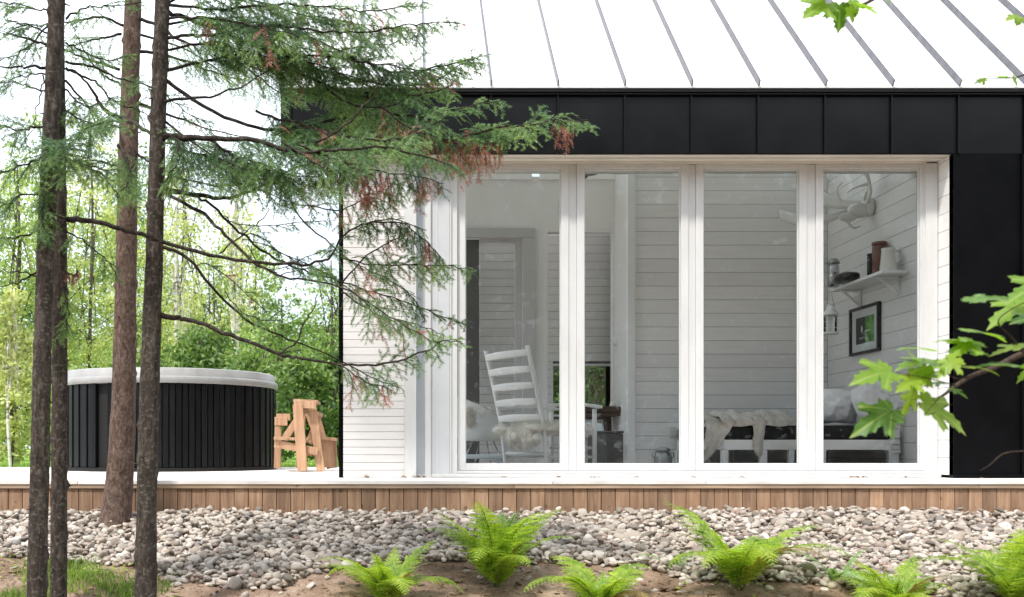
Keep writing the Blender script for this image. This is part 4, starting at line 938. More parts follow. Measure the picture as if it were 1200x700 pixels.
# grass
def grass_patch(n, fn, hmin, hmax):
    V = []; Fs = []; k = 0
    for _ in range(n):
        x, y = fn(); 
        if x is None: continue
        z = gz(x,y); h = rnd.uniform(hmin,hmax); a = rnd.uniform(0,6.28); bend = rnd.uniform(.1,.9)*h; w = rnd.uniform(.0015,.004)
        dx, dy = math.cos(a), math.sin(a); 
        for t in (0,.35,.7,1):
            q = (x+dx*bend*t*t, y+dy*bend*t*t, z+h*(t-.25*t*t*bend/h)); ww = w*(1-t)+.0004
            V += [(q[0]-dy*ww,q[1]+dx*ww,q[2]),(q[0]+dy*ww,q[1]-dx*ww,q[2])]
        for t in range(3): Fs.append((k+2*t,k+2*t+1,k+2*t+3,k+2*t+2))
        k += 8
    return np.array(V), np.array(Fs)
def gp():
    while True:
        px = rnd.uniform(-120,250) if rnd.random()<.8 else rnd.uniform(240,1250); d = rnd.uniform(3.9,5.45); x=XX(px,d); y=d-CD
        if d > edge_d(px)+.03: continue
        dn = mnoise.noise(Vector((x*2.5,y*2.5,9)))+(.25 if px<60 else (.05 if px < 230 else -.45))
        if px > 330 : dn -= .1
        if rnd.random() < max(0,dn)*1.6: return x, y
V, Fs = grass_patch(6200, gp, .015, .07)
o = npmesh('grass', V, Fs, M['grass']); tag(o, 'short green grass tufts on the soil at the lower left', 'grass', kind='stuff')
def gl():
    while True:
        d = rnd.uniform(10.35, 17); px = rnd.uniform(-40,420); return XX(px,d), d-CD
V, Fs = grass_patch(9000, gl, .04, .16)
V[:, :] = V
o = npmesh('meadow_grass', V, Fs, M['grass']); tag(o, 'bright green grass growing behind the deck', 'grass', kind='stuff')

# small leafy weeds
V = []; Fs = []; k = 0
for _ in range(1500):
    px = rnd.uniform(-40,245) if rnd.random()<.75 else rnd.uniform(560,1230); d = rnd.uniform(4.2,5.4)
    if d > edge_d(px)+.02: continue
    x=XX(px,d); y=d-CD
    if mnoise.noise(Vector((x*3,y*3,5))) < .02: continue
    c = Vector((x,y,gz(x,y)+rnd.uniform(.01,.05))); a = rnd.uniform(0,6.28); s_ = rnd.uniform(.006,.016)
    u = Vector((math.cos(a),math.sin(a),rnd.uniform(-.3,.5)))*s_; w = Vector((-math.sin(a),math.cos(a),rnd.uniform(-.3,.3)))*s_*.55
    for q in (c-u, c-w*.9, c+u*.2-w, c+u*1.1, c+u*.2+w, c-w*-.9): V.append(q[:])
    Fs.append((k,k+1,k+2,k+3,k+4,k+5)); k += 6
o = npmesh('ground_cover', V, Fs, M['fern']); tag(o, 'small round leaved ground cover among the grass', 'ground cover', kind='stuff')

# ------------------------------------------------------------------ ferns
def fern(px, py, d, hpx, nf, label, mat='fern', spread=1.0, seed=0, azs=None):
    r_ = random.Random(seed); base = at(px,py,d); base.z = gz(base.x, base.y)-.004
    L0 = hpx*1.27*d/F
    t = thing('fern', label, 'fern', tuple(base), group='ferns along the stone bed', local=True)
    for k in range(nf):
        az = (2*math.pi*k/nf+r_.uniform(-.3,.3)) if azs is None else azs[k%len(azs)]+r_.uniform(-.15,.15)
        L = L0*(r_.uniform(.80,1.12) if k%3 else r_.uniform(.45,.7)); lean = (r_.uniform(.5,1.05) if k%3 else r_.uniform(.25,.6))*spread; dirv = Vector((math.cos(az),math.sin(az),0))
        pts = []
        n = 26; p = Vector((r_.uniform(-.015,.015),r_.uniform(-.015,.015),0)); el = R(84)-lean*.42
        for i in range(n+1):
            pts.append(p.copy()); step = L/n*1.12; f = i/n
            e = el-lean*1.9*f**1.4; p = p+(dirv*math.cos(e)+Vector((0,0,1))*math.sin(e))*step
        V = []; Fs = []; side = Vector((-dirv.y,dirv.x,0)); roll = r_.uniform(-.5,.5)
        st = MB(); st.tube(pts, list(np.linspace(.0028,.0006,len(pts))), 5)
        def pinna(base_, d_, nrm, ln):
            m = max(3,int(ln/.0075)); w_ = d_.cross(nrm).normalized()
            k0 = len(V)
            for j in range(m):
                f = j/m; c = base_+d_*ln*f+nrm*(-.18*ln*f*f); wl = (ln*.17+.002)*(1-f*.85); stp = ln/m
                for s_ in (-1,1):
                    a0 = len(V); q0 = c; q1 = c+w_*s_*wl*.8+d_*stp*.05; q2 = c+w_*s_*wl+d_*stp*.75; q3 = c+d_*stp*.92
                    V.extend([q0[:],q1[:],q2[:],q3[:]]); Fs.append((a0,a0+1,a0+2,a0+3))
        npn = 26
        for i in range(npn):
            f = .07+.93*i/npn; ii = f*n; i0 = min(n-1,int(ii)); q = pts[i0].lerp(pts[i0+1], ii-i0)
            tan = (pts[i0+1]-pts[i0]).normalized(); nrm = side.cross(tan).normalized()
            if nrm.z < 0: nrm = -nrm
            nrm = (nrm+side*roll*.4).normalized()
            shape = math.sin(math.pi*min(1,(f-.05)/.95)**.62)**.8 if f<.999 else 0
            ln = L*.22*max(.05,shape)
            for s_ in (-1,1):
                dd = (side*s_+tan*(.38+.3*f)+nrm*r_.uniform(-.12,.14)+Vector((0,0,-.1))).normalized()
                pinna(q, dd, nrm, ln*r_.uniform(.88,1.08))
        fr = npmesh('frond', V, Fs, M['fern_dry' if (k == nf-2 and nf > 8) else mat], t)
        so = st.build('stem', M['stem'], fr, smooth=True)
    return t
fern(455,714,4.55,84,14,'wide bright green fern at the lower left, left of the tallest fern', seed=1, spread=1.1)
fern(583,684,4.92,92,20,'tall bushy green fern in the middle of the soil strip', seed=2, spread=.95)
fern(704,728,4.45,88,13,'low bright green fern just right of the tallest bushy fern', seed=3, spread=1.2)
fern(866,696,4.75,104,15,'open green fern with long arching fronds under the third window', seed=4, spread=1.15)
fern(1050,734,4.45,78,13,'bright green fern cut by the bottom edge below the right window', seed=5, spread=1.05)
fern(1198,716,4.5,110,16,'large green fern at the lower right corner', seed=6, spread=1.05)
fern(588,640,5.25,52,5,'small upright pale blue green fern behind the tallest fern', mat='fern_pale', seed=7, spread=.5)
fern(980,690,4.9,60,5,'low pale green fern lying on the stones at the right', mat='fern_pale', seed=8, spread=1.6)
fern(790,668,5.05,45,4,'tiny pale fern lying flat at the left of the arching fern', mat='fern_pale', seed=9, spread=1.7)
fern(520,722,4.4,40,6,'small dark fern low between the two left ferns', seed=10, spread=1.4)

# ------------------------------------------------------------------ conifers
def needles_on(segP, segD, segN, out, spacing=.0042, ln=.013, w=.0011, r=None):
    pass
def twig_needles(P, spacing, ln, w, flat_n, store):
    """P: (k,3) polyline. needles both sides, roughly in the plane with normal flat_n"""
    seg = np.diff(P, axis=0); L = np.linalg.norm(seg,axis=1); T = L.sum()
    m = int(T/spacing)
    if m < 2: return
    s = (np.arange(m)+rng.random(m)*.6)*spacing; cs = np.concatenate([[0],np.cumsum(L)]); i = np.clip(np.searchsorted(cs, s)-1, 0, len(L)-1)
    f = (s-cs[i])/np.maximum(L[i],1e-6); base = P[i]+seg[i]*f[:,None]; t = seg[i]/np.maximum(L[i],1e-6)[:,None]
    sd = np.cross(t, flat_n); sd /= np.linalg.norm(sd,axis=1,keepdims=True)+1e-9
    sg = np.where(np.arange(m)%2==0,1,-1)[:,None]
    d = sd*sg*.9+t*.6+rng.normal(0,.2,(m,3)); d /= np.linalg.norm(d,axis=1,keepdims=True)
    ll = ln*rng.uniform(.65,1.1,m)[:,None]*(1-.45*(s/T)**2)[:,None]; ll[-2:] *= .6
    wv = np.cross(d, flat_n+rng.normal(0,.5,(m,3))); wv /= np.linalg.norm(wv,axis=1,keepdims=True)+1e-9
    store.append(np.stack([base-wv*w, base+wv*w, base+d*ll],1))
def make_limb(pp, r0, tree, leaf=(.3,1.), tw=.22, dens=1., dead=0.0, droop=.35, green=True, tilt=.55, gap=0.0, twmin=.35, rend=.0018, nsp=.0036):
    tw *= 1.2
    if dens < .45: dens *= 1.7; tw *= 1.25
    """pp: smooth polyline. returns geometry added to tree stores"""
    n = len(pp); rad = [r0+(rend-r0)*(i/(n-1))**.8 for i in range(n)]
    b = MB(); b.tube(pp, rad, 7, jit=.25, seed=r0*99)
    P = np.array([p[:] for p in pp]); seg = np.linalg.norm(np.diff(P,axis=0),axis=1); cs = np.concatenate([[0],np.cumsum(seg)]); T = cs[-1]
    s = leaf[0]*T; k = 0
    while green and s < leaf[1]*T:
        f = s/T; i = min(len(seg)-1, int(np.searchsorted(cs, s)-1)); i = max(i,0); base = P[i]+(P[i+1]-P[i])*((s-cs[i])/max(seg[i],1e-6)); t = (P[i+1]-P[i])/max(seg[i],1e-6)
        s += .021/dens*rnd.uniform(.6,1.5); k += 1
        if rnd.random() < gap: continue
        up = np.array((rnd.gauss(0,tilt), -abs(rnd.gauss(1.0,.7)), 1.)); up /= np.linalg.norm(up)
        sd = np.cross(t, up); sd /= np.linalg.norm(sd)+1e-9; sg = 1 if k%2 else -1
        d = sd*sg*rnd.uniform(.6,1)+t*rnd.uniform(.5,1.0)+np.array((0,0,-droop*rnd.uniform(.2,1.6))); d /= np.linalg.norm(d)
        taper = min(1, .35+1.6*(1-f)) ; L = tw*taper*rnd.uniform(twmin,1.1)
        m = 7; q = [base]; dd = d.copy()
        for j in range(m):
            dd = dd+np.array((rnd.gauss(0,.08),rnd.gauss(0,.08),-droop*.13+rnd.gauss(0,.05))); dd /= np.linalg.norm(dd); q.append(q[-1]+dd*L/m)
        q = np.array(q); isdead = rnd.random() < dead*(.45 if dead < .3 else 1)
        st = tree['dead'] if isdead else tree['green']
        b.tube([Vector(x) for x in q[::2]], list(np.linspace(.0016,.0006,len(q[::2]))), 4, cap=False)
        twig_needles(q, nsp*.8, .020, .0019, up, st)
        # twiglets
        ss = .015; kk = 0
        while ss < L:
            j = min(m-1,int(ss/L*m)); bb = q[j]+(q[j+1]-q[j])*(ss/L*m-j); tt = q[j+1]-q[j]; tt /= np.linalg.norm(tt)
            s2 = np.cross(tt, up); s2 /= np.linalg.norm(s2)+1e-9; kk += 1
            d2 = s2*(1 if kk%2 else -1)*.8+tt*.75+rng.normal(0,.18,3)+np.array((0,0,-.12-droop*.2)); d2 /= np.linalg.norm(d2)
            l2 = min(.10, (L-ss)*.6+.025)*rnd.uniform(.6,1.15)
            tip = np.stack([bb, bb+d2*l2*.5, bb+d2*l2+np.array((0,0,-l2*.12))])
            if not (isdead and rnd.random()<.25): twig_needles(tip, nsp*.72, .0175, .0019, up, st)
            ss += rnd.uniform(.017,.032)
    b.build('branch', M['bark_twig'], tree['root'], smooth=True)
def limb(tree, pts, rpx, ds, **kw):
    """pts: traced outline of the limb seen from the camera, ds: distances from the trunk outwards"""
    k = len(pts); dd = np.interp(np.linspace(0,1,k), np.linspace(0,1,len(ds)), ds)
    P = [at(p[0],p[1],d) for p,d in zip(pts,dd)]
    pp = smooth_path(P, 5)
    for i in range(1,len(pp)-1): pp[i] += Vector((rnd.gauss(0,.0035),rnd.gauss(0,.006),rnd.gauss(0,.0035)))
    make_limb(pp, rpx*dd[0]/F, tree, **kw)
def conifer(label, trunk, d, mat, topz=6.2, seed=0, knots=True, base=None):
    """trunk: list of (px centre, py, width px)"""
    pts = [at(p[0],p[1],d) for p in trunk]; rr = [p[2]*d/F/2 for p in trunk]
    lowp = pts[0]; z0 = gz(lowp.x, lowp.y)-.05
    if pts[0].z > z0+.02:
        dirn = (pts[0]-pts[1]).normalized(); t_ = (pts[0].z-z0)/max(.1,-dirn.z); pts = [pts[0]+dirn*t_]+pts; rr = [rr[0]*1.18]+rr
    dirn = (pts[-1]-pts[-2]).normalized(); nt_ = (topz-pts[-1].z)/dirn.z; top = pts[-1]+dirn*nt_
    pts += [pts[-1].lerp(top,.4), top]; rr += [rr[-1]*.72, rr[-1]*.10]
    # resample finely
    cs = [0]
    for a_, b_ in zip(pts[:-1],pts[1:]): cs.append(cs[-1]+(b_-a_).length)
    m = 260; S_ = np.linspace(0,cs[-1],m); A = np.array([p[:] for p in pts])
    path = np.stack([np.interp(S_,cs,A[:,i]) for i in range(3)],1); rad = np.interp(S_,cs,rr)
    kn = [(rnd.uniform(0,cs[-1]*.6), rnd.uniform(0,6.28), rnd.uniform(.6,1.2)) for _ in range(60)]
    whorls = [s for s in np.arange(.25, cs[-1]*.8, .23)]
    nn = 28; V = []
    for i in range(m):
        for k in range(nn):
            t = 2*math.pi*k/nn; r = rad[i]
            r *= 1+.05*mnoise.fractal(Vector((math.cos(t)*2+seed,math.sin(t)*2,S_[i]*7)),1.,2.,3)
            for (ks,ka,km) in kn:
                ds_ = S_[i]-ks
                if abs(ds_) < .05:
                    da = (t-ka+math.pi)%(2*math.pi)-math.pi; r += km*.012*math.exp(-(ds_/.013)**2-(da/.38)**2)
            for ws in whorls:
                if abs(S_[i]-ws) < .03: r += .0016*math.exp(-((S_[i]-ws)/.012)**2)*(1+.8*mnoise.noise(Vector((math.cos(t)*2,math.sin(t)*2,ws*9))))
            V.append((path[i][0]+r*math.cos(t), path[i][1]+r*math.sin(t), path[i][2]))
    Fs = [(i*nn+k, i*nn+(k+1)%nn, (i+1)*nn+(k+1)%nn, (i+1)*nn+k) for i in range(m-1) for k in range(nn)]
    root = thing('conifer', label, 'tree', (pts[0].x,pts[0].y,z0+.05), group='slender conifers in front of the deck')
    st = MB(); st.v = V; st.f = Fs; st.mi = [0]*len(Fs)
    for _ in range(16):
        i = rnd.randrange(10, int(m*.5)); a = rnd.uniform(0,6.28); p = Vector(path[i]); dv = Vector((math.cos(a),math.sin(a),rnd.uniform(-.2,.5))).normalized()
        st.tube([p+dv*rad[i]*.8, p+dv*(rad[i]+rnd.uniform(.008,.035))], [.005,.002], 6)
    st.build('trunk', mat, root, smooth=True)
    return {'root':root,'green':[],'dead':[],'path':path,'rad':rad}
def finish(tree):
    for k, nm, mt in (('green','needles','needle'),('dead','dead_needles','needle_dead')):
        if tree[k]:
            T_ = np.concatenate(tree[k]); V = T_.reshape(-1,3); print(nm, len(T_)); npmesh(nm, V, np.arange(len(V)).reshape(-1,3), M[mt], tree['root'])
dA, dBt, dC, dD = 4.30, 4.52, 5.95, 4.40
TA = conifer('leftmost dark trunked conifer, nearest of the pair at the left edge', [(43,700,22.5),(48.5,460,20.5),(53,300,19.5),(60,150,19),(67,0,18)], dA, M['bark'], seed=1)
TBt = conifer('thinner conifer standing close behind the leftmost trunk, partly hidden by it', [(68.5,700,19),(70,460,17.5),(70,300,16.5),(69,150,15),(68,0,13)], dBt, M['bark'], seed=4)
TC = conifer('reddish brown trunked conifer rooted in the stones in front of the hot tub', [(134,616,40),(137,600,35),(142,540,30),(145,460,27.5),(148,300,23.5),(151,150,22),(156,0,19)], dC, M['bark_red'], seed=8)
TD = conifer('dark slim conifer with many long low branches reaching toward the cabin', [(171,700,25),(172,580,23),(175,460,22.5),(181,300,20),(185,150,18),(190.5,0,17)], dD, M['bark'], seed=12)
# long branches of the right-hand tree
lb = dict(green=False)
limb(TD,[(190,222),(201,222),(245,231),(274,230),(305,219),(337,200),(380,188),(420,186)],3.6,[4.4,4.6,4.7], leaf=(.55,1), tw=.16, dens=.7)
limb(TBt,[(79,257),(110,259),(140,268),(172,277),(189,283),(245,299),(321,310),(371,307),(390,297),(403,275),(430,262),(460,258),(500,270)],3.4,[4.52,4.3,4.25,4.3,4.4], leaf=(.66,1), tw=.15, dens=.8, dead=.12)
limb(TD,[(190,290),(220,301),(255,345),(296,379),(346,401),(390,418),(430,440),(470,455)],2.3,[4.4,4.55,4.7], leaf=(.75,1), tw=.13, dens=.6)
limb(TD,[(188,226),(233,247),(264,275),(302,310),(340,326),(396,335),(440,360),(480,385),(515,402)],2.3,[4.4,4.25,4.15], leaf=(.70,1), tw=.18, dens=1.0, dead=.15)
limb(TD,[(188,224),(220,228),(249,241),(280,272),(324,304),(365,320),(420,338),(470,352),(520,372),(548,380)],2.0,[4.4,4.5,4.6], leaf=(.62,1), tw=.16, dens=.9, dead=.1)
limb(TD,[(186,370),(210,373),(233,379),(280,396),(327,414),(355,420),(400,428),(450,427),(490,415),(520,400),(540,400)],3.3,[4.4,4.3,4.2], leaf=(.70,1), tw=.17, dens=.95, dead=.22)
limb(TD,[(327,414),(349,401),(355,379),(368,363),(371,348)],1.4,[4.3,4.25], green=False)
limb(TD,[(308,200),(324,216),(359,263),(387,285),(410,305),(440,320),(480,345),(500,378)],1.3,[4.45,4.5], leaf=(.6,1), tw=.13, dens=.8, dead=.2)
limb(TD,[(258,297),(283,277),(308,257),(315,247)],1.0,[4.4,4.45], green=False)
limb(TD,[(189,119),(200,118),(247,113),(282,100),(329,74)],2.6,[4.4,4.3], leaf=(.7,.8), tw=.06, dens=.5, dead=1)
limb(TD,[(189,84),(230,75),(250,70),(290,60),(340,66),(390,82),(430,96)],2.4,[4.4,4.5,4.5], leaf=(.15,1), tw=.17, dens=1.0, gap=.15)
limb(TD,[(190,14),(211,18),(234,27),(266,40),(300,55),(350,72),(400,90),(450,100),(500,98),(525,85),(555,68)],3.0,[4.4,4.6,4.6], leaf=(.2,1), tw=.2, dens=1.25, dead=.08)
limb(TD,[(190,44),(220,42),(250,41),(300,30),(345,32),(389,38),(437,37),(471,30),(508,27),(540,28)],2.2,[4.4,4.3,4.3], leaf=(.2,1), tw=.19, dens=1.1, dead=.06)
limb(TD,[(190,4),(240,10),(300,8),(360,6),(420,12),(470,10),(500,4)],2.0,[4.4,4.5], leaf=(.1,1), tw=.18, dens=1.0, dead=.05)
limb(TD,[(191,-30),(260,-35),(340,-22),(420,-20),(490,-14)],2.0,[4.4,4.2], leaf=(.15,1), tw=.2, dens=1.0)
limb(TD,[(188,159),(215,161),(245,162),(300,165),(345,178),(400,176),(450,172),(500,185),(530,195)],4.4,[4.4,4.2,4.1], leaf=(.28,1), tw=.22, dens=1.25, droop=.45, dead=.05)
limb(TD,[(190,92),(240,125),(300,150),(350,150),(400,140),(450,135),(500,140),(523,167),(577,151),(618,147),(659,136),(692,142)],2.6,[4.4,4.5,4.4,4.3], leaf=(.24,.78), tw=.19, dens=1.1, dead=.08)
limb(TD,[(523,167),(577,152),(618,148),(659,140),(694,146)],1.3,[4.34,4.3], leaf=(.05,1), tw=.13, dens=1.6, droop=.3, dead=.12, tilt=.25)
limb(TD,[(520,164),(550,162),(572,166),(592,160)],1.0,[4.34,4.3], leaf=(.0,1), tw=.17, dens=1.0, droop=2.8, dead=.85, twmin=.5)
limb(TD,[(648,142),(660,146),(672,152)],.8,[4.31,4.3], leaf=(.1,1), tw=.12, dens=.8, droop=2.6, dead=1, twmin=.5)
limb(TD,[(440,120),(480,150),(510,160),(530,165)],1.2,[4.35,4.34], leaf=(.1,1), tw=.18, dens=1.1, droop=2.2, dead=.55)
limb(TD,[(350,170),(400,190),(440,200),(480,205),(520,215)],1.4,[4.2,4.15], leaf=(.1,1), tw=.2, dens=1.3, droop=1.5, dead=.42)
limb(TD,[(300,130),(350,145),(400,158),(450,165),(500,150),(540,128),(590,118)],1.6,[4.5,4.3,4.3], leaf=(.05,1), tw=.17, dens=1.1, dead=.06)
limb(TD,[(245,163),(270,180),(300,190),(340,205),(380,208)],1.8,[4.35,4.2], leaf=(.0,1), tw=.2, dens=1.6, droop=.9)
limb(TD,[(189,150),(210,170),(205,195),(190,215)],1.6,[4.4,4.25,4.2], leaf=(.2,1), tw=.15, dens=1.3, droop=1.0)
limb(TD,[(369,167),(403,149),(425,126),(443,104),(451,84)],1.6,[4.1,4.05], green=False)
limb(TD,[(400,302),(434,310),(489,311),(530,312),(556,316)],1.1,[4.4,4.35], leaf=(.25,1), tw=.13, dens=1.1, dead=.15)
limb(TD,[(398,335),(430,300),(455,286),(480,270)],1.1,[4.3,4.3], leaf=(.2,1), tw=.15, dens=.9, droop=1.2, dead=.5)
limb(TD,[(430,262),(470,262),(500,285),(520,305)],1.0,[4.35,4.3], leaf=(.0,1), tw=.13, dens=1.2, droop=1.3, dead=.12)
limb(TD,[(400,342),(430,362),(450,373),(480,378),(520,392)],1.1,[4.3,4.25], leaf=(.3,1), tw=.14, dens=.9, droop=1.2, dead=.35)
limb(TD,[(400,428),(430,448),(460,458)],.9,[4.25,4.2], leaf=(.1,1), tw=.12, dens=.8, droop=1.0, dead=.3)
limb(TD,[(360,240),(400,245),(440,225),(470,215)],1.0,[4.4,4.4], leaf=(.2,1), tw=.15, dens=.8, droop=1.4, dead=.25)
limb(TD,[(196,205),(240,215),(300,222),(350,240),(400,238)],1.0,[4.4,4.5], leaf=(.1,1), tw=.08, dens=.35)
for k in range(14):   # thin bare or half bare twigs
    px0 = rnd.uniform(200,350); py0 = rnd.uniform(60,360)
    limb(TD,[(px0,py0),(px0+rnd.uniform(20,50),py0+rnd.uniform(-10,30)),(px0+rnd.uniform(70,120),py0+rnd.uniform(0,60))],.7,[4.4,rnd.uniform(4.3,4.7)], leaf=(.2,1), tw=.06, dens=.3, dead=.2)
for (q,dd_,de,dr) in (([(191,30),(260,22),(330,50),(380,60),(430,55),(470,48)],(4.4,4.7),1.3,.06),([(191,60),(250,50),(310,70),(370,95),(420,112),(470,118)],(4.4,4.6),1.4,.12),
    ([(300,40),(340,62),(380,66),(430,74),(480,80),(520,92)],(4.5,4.6),1.3,.1),([(190,20),(250,22),(310,34),(360,44),(400,60)],(4.4,4.2),1.2,.16),
    ([(380,100),(410,122),(450,125),(490,112),(530,100)],(4.5,4.4),1.1,.1),([(200,175),(240,182),(280,195),(320,200)],(4.4,4.2),1.3,.05),([(330,165),(360,185),(390,200),(430,190)],(4.2,4.1),.9,.12),([(191,140),(230,170),(262,190),(300,215)],(4.4,4.3),1.0,.05),
    ([(191,2),(240,-4),(300,2),(360,18),(420,28),(480,36)],(4.4,4.6),1.3,.05),([(400,60),(440,80),(480,85),(520,78),(560,68)],(4.55,4.6),1.4,.05)):
    limb(TD,q,1.6,dd_, leaf=(.12,1), tw=.19, dens=de, dead=dr, droop=.5)
# reddish tree: branches to both sides
limb(TC,[(158,20),(185,30),(215,50),(250,55),(290,80),(330,110),(360,118)],2.4,[5.95,5.8,5.7], leaf=(.25,1), tw=.3, dens=1.0, dead=.1, nsp=.006)
limb(TC,[(158,60),(200,66),(250,85),(290,95)],2.4,[5.95,6.1], leaf=(.2,1), tw=.26, dens=.9, nsp=.006)
limb(TC,[(159,120),(200,135),(240,150),(290,160)],2.4,[5.95,6.2], leaf=(.3,1), tw=.2, dens=.6, dead=.3, nsp=.006)
limb(TC,[(140,82),(120,75),(100,68),(79,60),(50,50),(20,42),(0,36)],2.0,[5.95,5.8], leaf=(.4,.9), tw=.1, dens=.3)
limb(TC,[(142,40),(120,45),(100,50),(78,55)],1.8,[5.95,5.8], leaf=(.1,1), tw=.24, dens=1.0, nsp=.006)
limb(TBt,[(77,50),(100,62),(125,70),(150,66)],1.2,[4.52,4.6], leaf=(.1,1), tw=.13, dens=.9)
limb(TA,[(57,28),(38,50),(15,66),(-8,70)],1.2,[4.3,4.4], leaf=(.2,1), tw=.14, dens=.8)
limb(TBt,[(77,105),(95,122),(118,122),(138,112)],1.2,[4.52,4.4], leaf=(.1,1), tw=.13, dens=.9)
limb(TC,[(144,30),(120,20),(100,22),(78,26),(40,30),(0,22)],2.0,[5.95,6], leaf=(.2,1), tw=.14, dens=.5)
limb(TC,[(142,140),(122,128),(110,108),(95,90),(78,80)],3.4,[5.95,5.6,5.3], green=False)
limb(TC,[(142,138),(160,146),(180,160),(200,168),(240,162)],3.4,[5.8,5.4,5.2], green=False)
limb(TC,[(142,100),(125,90),(105,70),(90,40),(80,20)],1.6,[5.95,5.8], leaf=(.3,1), tw=.1, dens=.3)
limb(TC,[(138,195),(120,190),(100,186),(79,182)],1.8,[5.95,5.8], green=False)
limb(TC,[(158,180),(175,190),(190,200)],2,[5.95,5.8], leaf=(.2,1), tw=.2, dens=1.2, nsp=.006)
limb(TC,[(138,170),(150,190),(150,215),(140,225)],1.8,[5.85,5.6], leaf=(.2,1), tw=.24, dens=1.6, nsp=.006, droop=.8)
# left pair
limb(TA,[(56,148),(40,150),(20,152),(0,147),(-30,140)],1.6,[4.3,4.1], leaf=(.1,1), tw=.16, dens=1.1)
limb(TA,[(55,180),(35,190),(10,200),(-20,206)],1.6,[4.3,4.1], leaf=(.0,1), tw=.16, dens=1.0)
limb(TA,[(56,165),(70,172),(85,168),(100,150),(125,145)],1.3,[4.25,4.05], leaf=(.0,1), tw=.15, dens=1.5)
limb(TA,[(54,190),(80,190),(110,196),(140,200)],1.6,[4.25,4.1], leaf=(.05,1), tw=.14, dens=1.1)
limb(TA,[(54,215),(52,240),(50,262),(60,275)],1.2,[4.25,4.15], leaf=(.0,1), tw=.10, dens=1.6, droop=.8)
limb(TA,[(52,265),(30,276),(0,280),(-20,284)],1.6,[4.3,4.2], leaf=(.4,1), tw=.08, dens=.3)
limb(TA,[(45,318),(20,332),(0,336)],1.5,[4.3,4.2], green=False)
limb(TA,[(46,326),(25,318),(0,319)],1.2,[4.3,4.2], green=False)
limb(TA,[(55,80),(30,79),(0,78),(-20,77)],2.0,[4.3,4.2], green=False)
limb(TA,[(56,55),(30,45),(0,38)],1.5,[4.3,4.2], leaf=(.3,1), tw=.1, dens=.3)
limb(TA,[(56,86),(30,88),(0,96)],1.2,[4.3,4.2], leaf=(.3,1), tw=.08, dens=.3)
limb(TA,[(57,40),(40,32),(20,28),(0,20)],1.3,[4.3,4.2], leaf=(.3,1), tw=.1, dens=.3)
limb(TA,[(56,12),(30,8),(0,2)],1.2,[4.3,4.2], leaf=(.2,1), tw=.12, dens=.4)
limb(TA,[(56,110),(30,100),(10,96),(-10,98)],1.2,[4.3,4.2], leaf=(.3,1), tw=.1, dens=.4)
limb(TA,[(54,230),(30,228),(5,240),(-20,250)],1.3,[4.3,4.2], leaf=(.3,1), tw=.15, dens=.9)
limb(TA,[(50,88),(48,110),(42,130),(40,150)],1.0,[4.25,4.2], green=False)
limb(TBt,[(77,95),(95,115),(110,140),(125,160)],1.6,[4.52,4.6], leaf=(.3,1), tw=.1, dens=.3)
limb(TBt,[(76,186),(95,192),(120,205),(140,232)],1.6,[4.52,4.6], leaf=(.1,1), tw=.11, dens=.8)
limb(TBt,[(77,270),(100,285),(125,305),(140,330)],1.2,[4.52,4.5], leaf=(.1,1), tw=.09, dens=.5)
limb(TBt,[(77,72),(110,80),(140,92),(175,102),(210,125),(250,150)],1.7,[4.52,4.5,4.6], leaf=(.3,1), tw=.1, dens=.35)
limb(TBt,[(77,80),(95,88),(115,100),(135,120),(160,130),(200,150)],1.9,[4.52,4.6], leaf=(.3,1), tw=.1, dens=.3)
limb(TBt,[(77,22),(100,10),(130,6),(170,4)],1.5,[4.52,4.5], leaf=(.2,1), tw=.12, dens=.5)
limb(TBt,[(77,130),(100,142),(120,144),(140,150)],1.3,[4.52,4.3], leaf=(.0,1), tw=.15, dens=1.2)
limb(TBt,[(74,330),(80,360),(76,385),(60,398)],1.0,[4.45,4.35], leaf=(.1,1), tw=.08, dens=1.0, droop=.9)
# dead pieces of the trunk pair
limb(TBt,[(77,318),(86,322),(92,318)],1.2,[4.5,4.4], leaf=(.1,1), tw=.05, dens=1.5, dead=1, droop=1)
# upper crowns beyond the frame
for tr, d in ((TA,dA),(TBt,dBt),(TC,dC),(TD,dD)):
    path = tr['path']
    for k in range(13):
        i = int(np.searchsorted(path[:,2], 2.7+.26*k)); 
        if i >= len(path)-2: continue
        a = rnd.uniform(0,6.28); L = .85*(1-k/16); p = Vector(path[i]); q = [p, p+Vector((math.cos(a)*L*.5,math.sin(a)*L*.5,.0)), p+Vector((math.cos(a)*L,math.sin(a)*L,-.15))]
        make_limb(smooth_path(q,5), .009, tr, leaf=(.2,1), tw=.26, dens=.5, nsp=.012)
    finish(tr)

